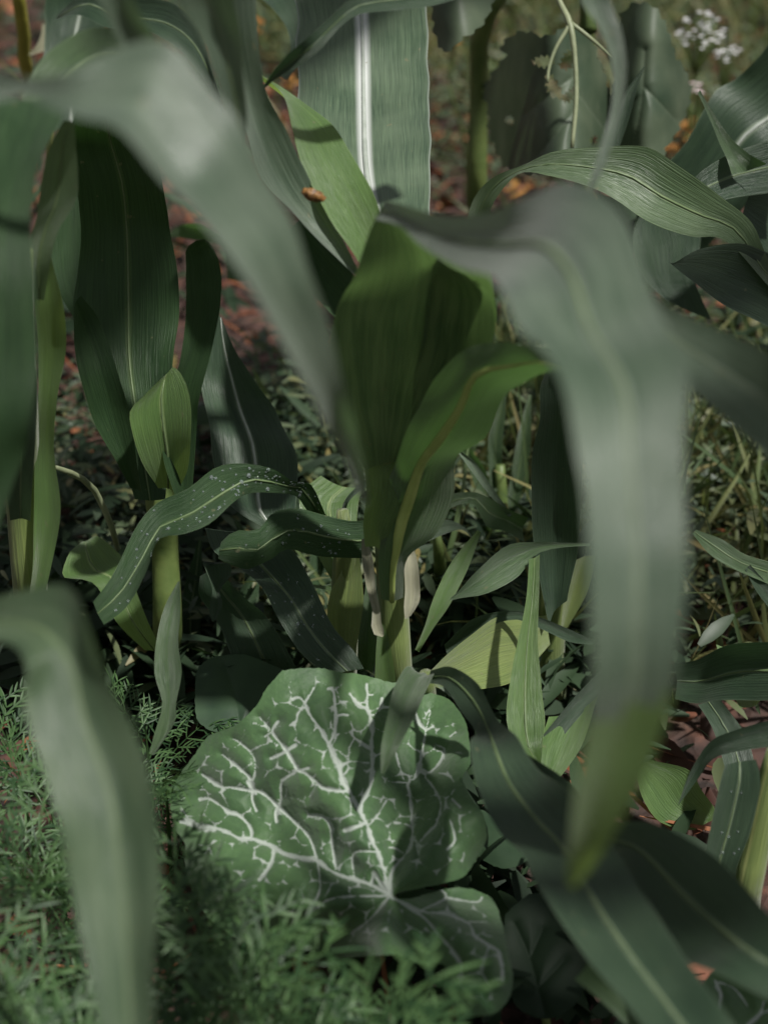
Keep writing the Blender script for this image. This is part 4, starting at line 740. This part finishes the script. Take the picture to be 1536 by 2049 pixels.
# ---- yellow-green stalk top left
b = Vector((-.33, 1.75, 0)); 
py_ = empty('weed_stalk', b, 'bright yellow-green stalk in the top left corner', 'stalk')
tube('stem', [b, P(62, 180, 1.55), P(52, 100, 1.5), P(38, 0, 1.45), P(30, -60, 1.42)], [.006, .006, .0062, .006, .005], M['stem_yellow'], py_)
leaf(py_, [(45, 110, 60, 110, 1.5), (70, 95, 90, 100, 1.5), (82, 70, 96, 80, 1.5), (84, 48, 94, 46, 1.5)], 'dry', rib=0, name='leaf', seed=131, label='dry curled brown leaf')
b = G(240, 1120); b.z = 0
o = tube('curved_stem', [b, P(232, 1085, 1.2), P(218, 1040, 1.17), P(185, 975, 1.14), P(140, 945, 1.1), P(112, 935, 1.08)], [.002, .0022, .0023, .0023, .002, .0015], M['stem_pale']); tag(o, 'thin pale stem bowing between the left corn plants', 'stem')
def fall(label, px, py, d, d2=None):
    pass
# small dry husk resting in the leaf fold
def husk():
    bm = bmesh.new(); bmesh.ops.create_icosphere(bm, subdivisions=3, radius=1)
    for v in bm.verts:
        q = mnoise.noise(v.co * 2.2) * .35; v.co *= (1 + q); v.co.x *= .0070; v.co.y *= .0036; v.co.z *= .0036
    me = bpy.data.meshes.new('dry_husk'); bm.to_mesh(me); bm.free(); me.polygons.foreach_set('use_smooth', [True] * len(me.polygons))
    o = link('dry_husk', me, M['bug']); o.location = P(627, 390, .945); o.rotation_euler = (0, .4, 0); tag(o, 'small orange-brown dry husk caught in the fold of the upper blade', 'husk')
husk()

# ================================================================== flowers
def umbel(cx, cy, d, n, spread, label, mat='petal', size=.0036):
    top = P(cx, cy, d); base = Vector((top.x + .03, top.y + .1, 0))
    r = empty('wildflower', base, label, 'wildflower')
    hub = top - Vector((0, 0, .05))
    tube('stem', [base, (base + hub) / 2 + Vector((.01, 0, 0)), hub], [.002, .0018, .0014], M['stem'], r)
    for i in range(n):
        a = random.uniform(0, 6.28); q = math.sqrt(random.random()) * spread
        c = P(cx + math.cos(a) * q, cy + math.sin(a) * q * .8, d + random.uniform(-.02, .02))
        vs, fs = [], []
        for k in range(5):
            aa = k * 1.2566 + a; add_leaflet(vs, fs, c, Vector((math.cos(aa), math.sin(aa), .3)), Vector((0, 0, 1)), size * random.uniform(.8, 1.2), size * .8, .4, -.1, 3)
        fl = link('blossom', mesh('blossom', vs, fs), M[mat], r)
        tube('pedicel', [hub, c], [.0006, .0005], M['stem'], None, 5); pe_ = COL.objects[-1]; pe_.parent = fl
umbel(1400, 62, 1.75, 46, 48, 'cluster of tiny white blossoms at the top right, the largest of the clusters')
umbel(1455, 105, 1.8, 18, 26, 'small loose cluster of white blossoms lower right of the large one')
umbel(1388, 180, 1.75, 10, 18, 'few pinkish blossoms beside the serrated leaf', 'petal_pink', .0045)
for (px, py, nn, sp, lab) in ((1375, 262, 8, 22, 'orange blossoms behind the serrated leaf on the right'), (1345, 300, 6, 14, 'ochre orange blossoms low beside the serrated leaf edge'), (495, 60, 7, 26, 'blurred orange blossoms between the top blades'), (583, 165, 5, 14, 'orange blossom sliver left of the white-ribbed blade'), (1040, 385, 6, 22, 'orange blossoms framed in the gap under the arching blade'), (900, 90, 5, 14, 'yellowish orange blossoms behind the top serrated leaf')):
    umbel(px, py, 1.95, nn * 2, sp * 1.3, lab, 'petal_orange', .007)

# ================================================================== feathery plants
def feather_plant_meshes(seed):
    rnd = random.Random(seed); fr = []; nf = rnd.randint(6, 8); Z = Vector((0, 0, 1))
    for f in range(nf):
        vs, fs = [], []
        az = f / nf * 6.283 + rnd.uniform(-.4, .4); h = Vector((math.cos(az), math.sin(az), 0)); side = Vector((-h.y, h.x, 0))
        el = rnd.uniform(.8, 1.45); L = rnd.uniform(.07, .11); p = Vector((.004 * math.sin(f * 2), .004 * math.cos(f * 3), .02 + .11 * f / nf)); steps = 8
        for i in range(steps):
            d = h * math.cos(el) + Z * math.sin(el); p2 = p + d * (L / steps); nrm = (Z * math.cos(el) - h * math.sin(el)).normalized()
            add_leaflet(vs, fs, p, d, side, L / steps * 1.2, .002, .2, 0, 2); add_leaflet(vs, fs, p, d, nrm, L / steps * 1.2, .002, .2, 0, 2)
            if i > 1:
                for sg in (-1, 1):
                    bd_ = (side * sg + d * rnd.uniform(.5, .8) + nrm * rnd.uniform(-.15, .25)).normalized(); bl = rnd.uniform(.022, .034) * math.sin(math.pi * (.18 + .74 * i / steps)) ** .6
                    add_leaflet(vs, fs, p2, bd_, nrm, bl, .0018, .3, rnd.uniform(.0, .25), 5)
                    per = (d - bd_ * d.dot(bd_)).normalized()
                    for q in (.28, .52, .76):
                        for s2 in (-1, 1):
                            if rnd.random() < .85: add_leaflet(vs, fs, p2 + bd_ * bl * q - nrm * .1 * bl * q * q, (bd_ + per * s2 * .75 + nrm * rnd.uniform(-.15, .35)).normalized(), nrm, bl * rnd.uniform(.35, .55), .0018, .3, rnd.uniform(0, .3), 3)
            p = p2; el -= rnd.uniform(.09, .19)
        add_leaflet(vs, fs, p, h * math.cos(el) + Z * math.sin(el), nrm, .022, .002, .3, .2, 4)
        fr.append(mesh('frond', vs, fs))
    vs, fs = [], []
    for a_ in (0, 1.57): add_leaflet(vs, fs, Vector((0, 0, 0)), Vector((.03, .02, 1)), Vector((math.cos(a_), math.sin(a_), 0)), .14, .0035, 0, 0, 6)
    fr.append(mesh('stem', vs, fs))
    return fr
FP = [feather_plant_meshes(s) for s in (1, 2, 3)]
for fr in FP:
    for me in fr: me.materials.append(M['feather'])
spots = []
rnd = random.Random(5)
for (px, py, d) in [(20, 1390, 1.0), (75, 1450, .97), (30, 1540, .93), (110, 1600, .9), (275, 1335, 1.06), (240, 1420, 1.02), (310, 1440, 1.0), (20, 1680, .84), (100, 1760, .80), (30, 1850, .75), (130, 1900, .72), (60, 2000, .68), (330, 1790, .80), (340, 1880, .76), (430, 1880, .74), (530, 1870, .74), (630, 1900, .74), (400, 1990, .68), (500, 1980, .66), (600, 2010, .66), (330, 2060, .66), (560, 2110, .62), (430, 2110, .62), (260, 1980, .72), (160, 2080, .66), (20, 2080, .66)]:
    g = P(px, py, d); spots.append((g.x, g.y, rnd.uniform(0, 6.28), min(2.0, g.z / .20)))
for i, (x, y, a, sc) in enumerate(spots):
    r = bpy.data.objects.new('feathery_plant', None); COL.objects.link(r); r.location = (x, y, 0); r.rotation_euler.z = a; r.scale = (sc, sc, sc); r.empty_display_size = .01
    tag(r, 'feathery green plant with thread-like leaflets in the low patch at the lower left', 'feathery plant', 'feathery plants in the lower left patch')
    for me in FP[i % 3]:
        o = bpy.data.objects.new(me.name.split('.')[0], me); COL.objects.link(o); o.parent = r

# ================================================================== dew drops
def dew():
    bm = bmesh.new(); bmesh.ops.create_icosphere(bm, subdivisions=2, radius=1)
    for v in bm.verts: v.co.z = v.co.z * .62 if v.co.z > 0 else v.co.z * .15
    me = bpy.data.meshes.new('water_droplet'); bm.to_mesh(me); bm.free(); me.polygons.foreach_set('use_smooth', [True] * len(me.polygons)); me.materials.append(M['water'])
    rnd = random.Random(3)
    for key, cnt, lab, r0, r1 in (('E', 110, 'clear dew drop on the arching dewy blade left of the stalk', .0007, .0019), ('G', 30, 'clear dew drop on the dewy blade lying across to the left', .0006, .0012), ('H', 36, 'clear dew drop on the dark dewy blade sloping right', .0006, .0013), ('U', 10, 'clear dew drop on the dark blade at the lower right edge', .0007, .0014)):
        n, nu, vs = SURF[key]
        for _ in range(cnt):
            i = int(1 + (n - 4) * (rnd.random() if rnd.random() < .45 else rnd.betavariate(3, 5))); k = rnd.randint(1, nu - 2); a, b_, c, d = vs[i * (nu + 1) + k], vs[i * (nu + 1) + k + 1], vs[(i + 1) * (nu + 1) + k], vs[(i + 1) * (nu + 1) + k + 1]
            u, v = rnd.random(), rnd.random(); p = a.lerp(b_, u).lerp(c.lerp(d, u), v)
            nn = (b_ - a).cross(c - a).normalized()
            if nn.dot(CAMP - p) < 0: nn = -nn
            s_ = (r0 + (r1 - r0) * rnd.random() ** 3.5) * .9
            o = bpy.data.objects.new('water_droplet', me); COL.objects.link(o); o.location = p + nn * s_ * .1; o.rotation_euler = nn.to_track_quat('Z', 'Y').to_euler(); o.scale = (s_, s_ * rnd.uniform(.85, 1.2), s_)
            tag(o, lab, 'dew drop', lab.replace('clear dew drop', 'dew drops'))
dew()
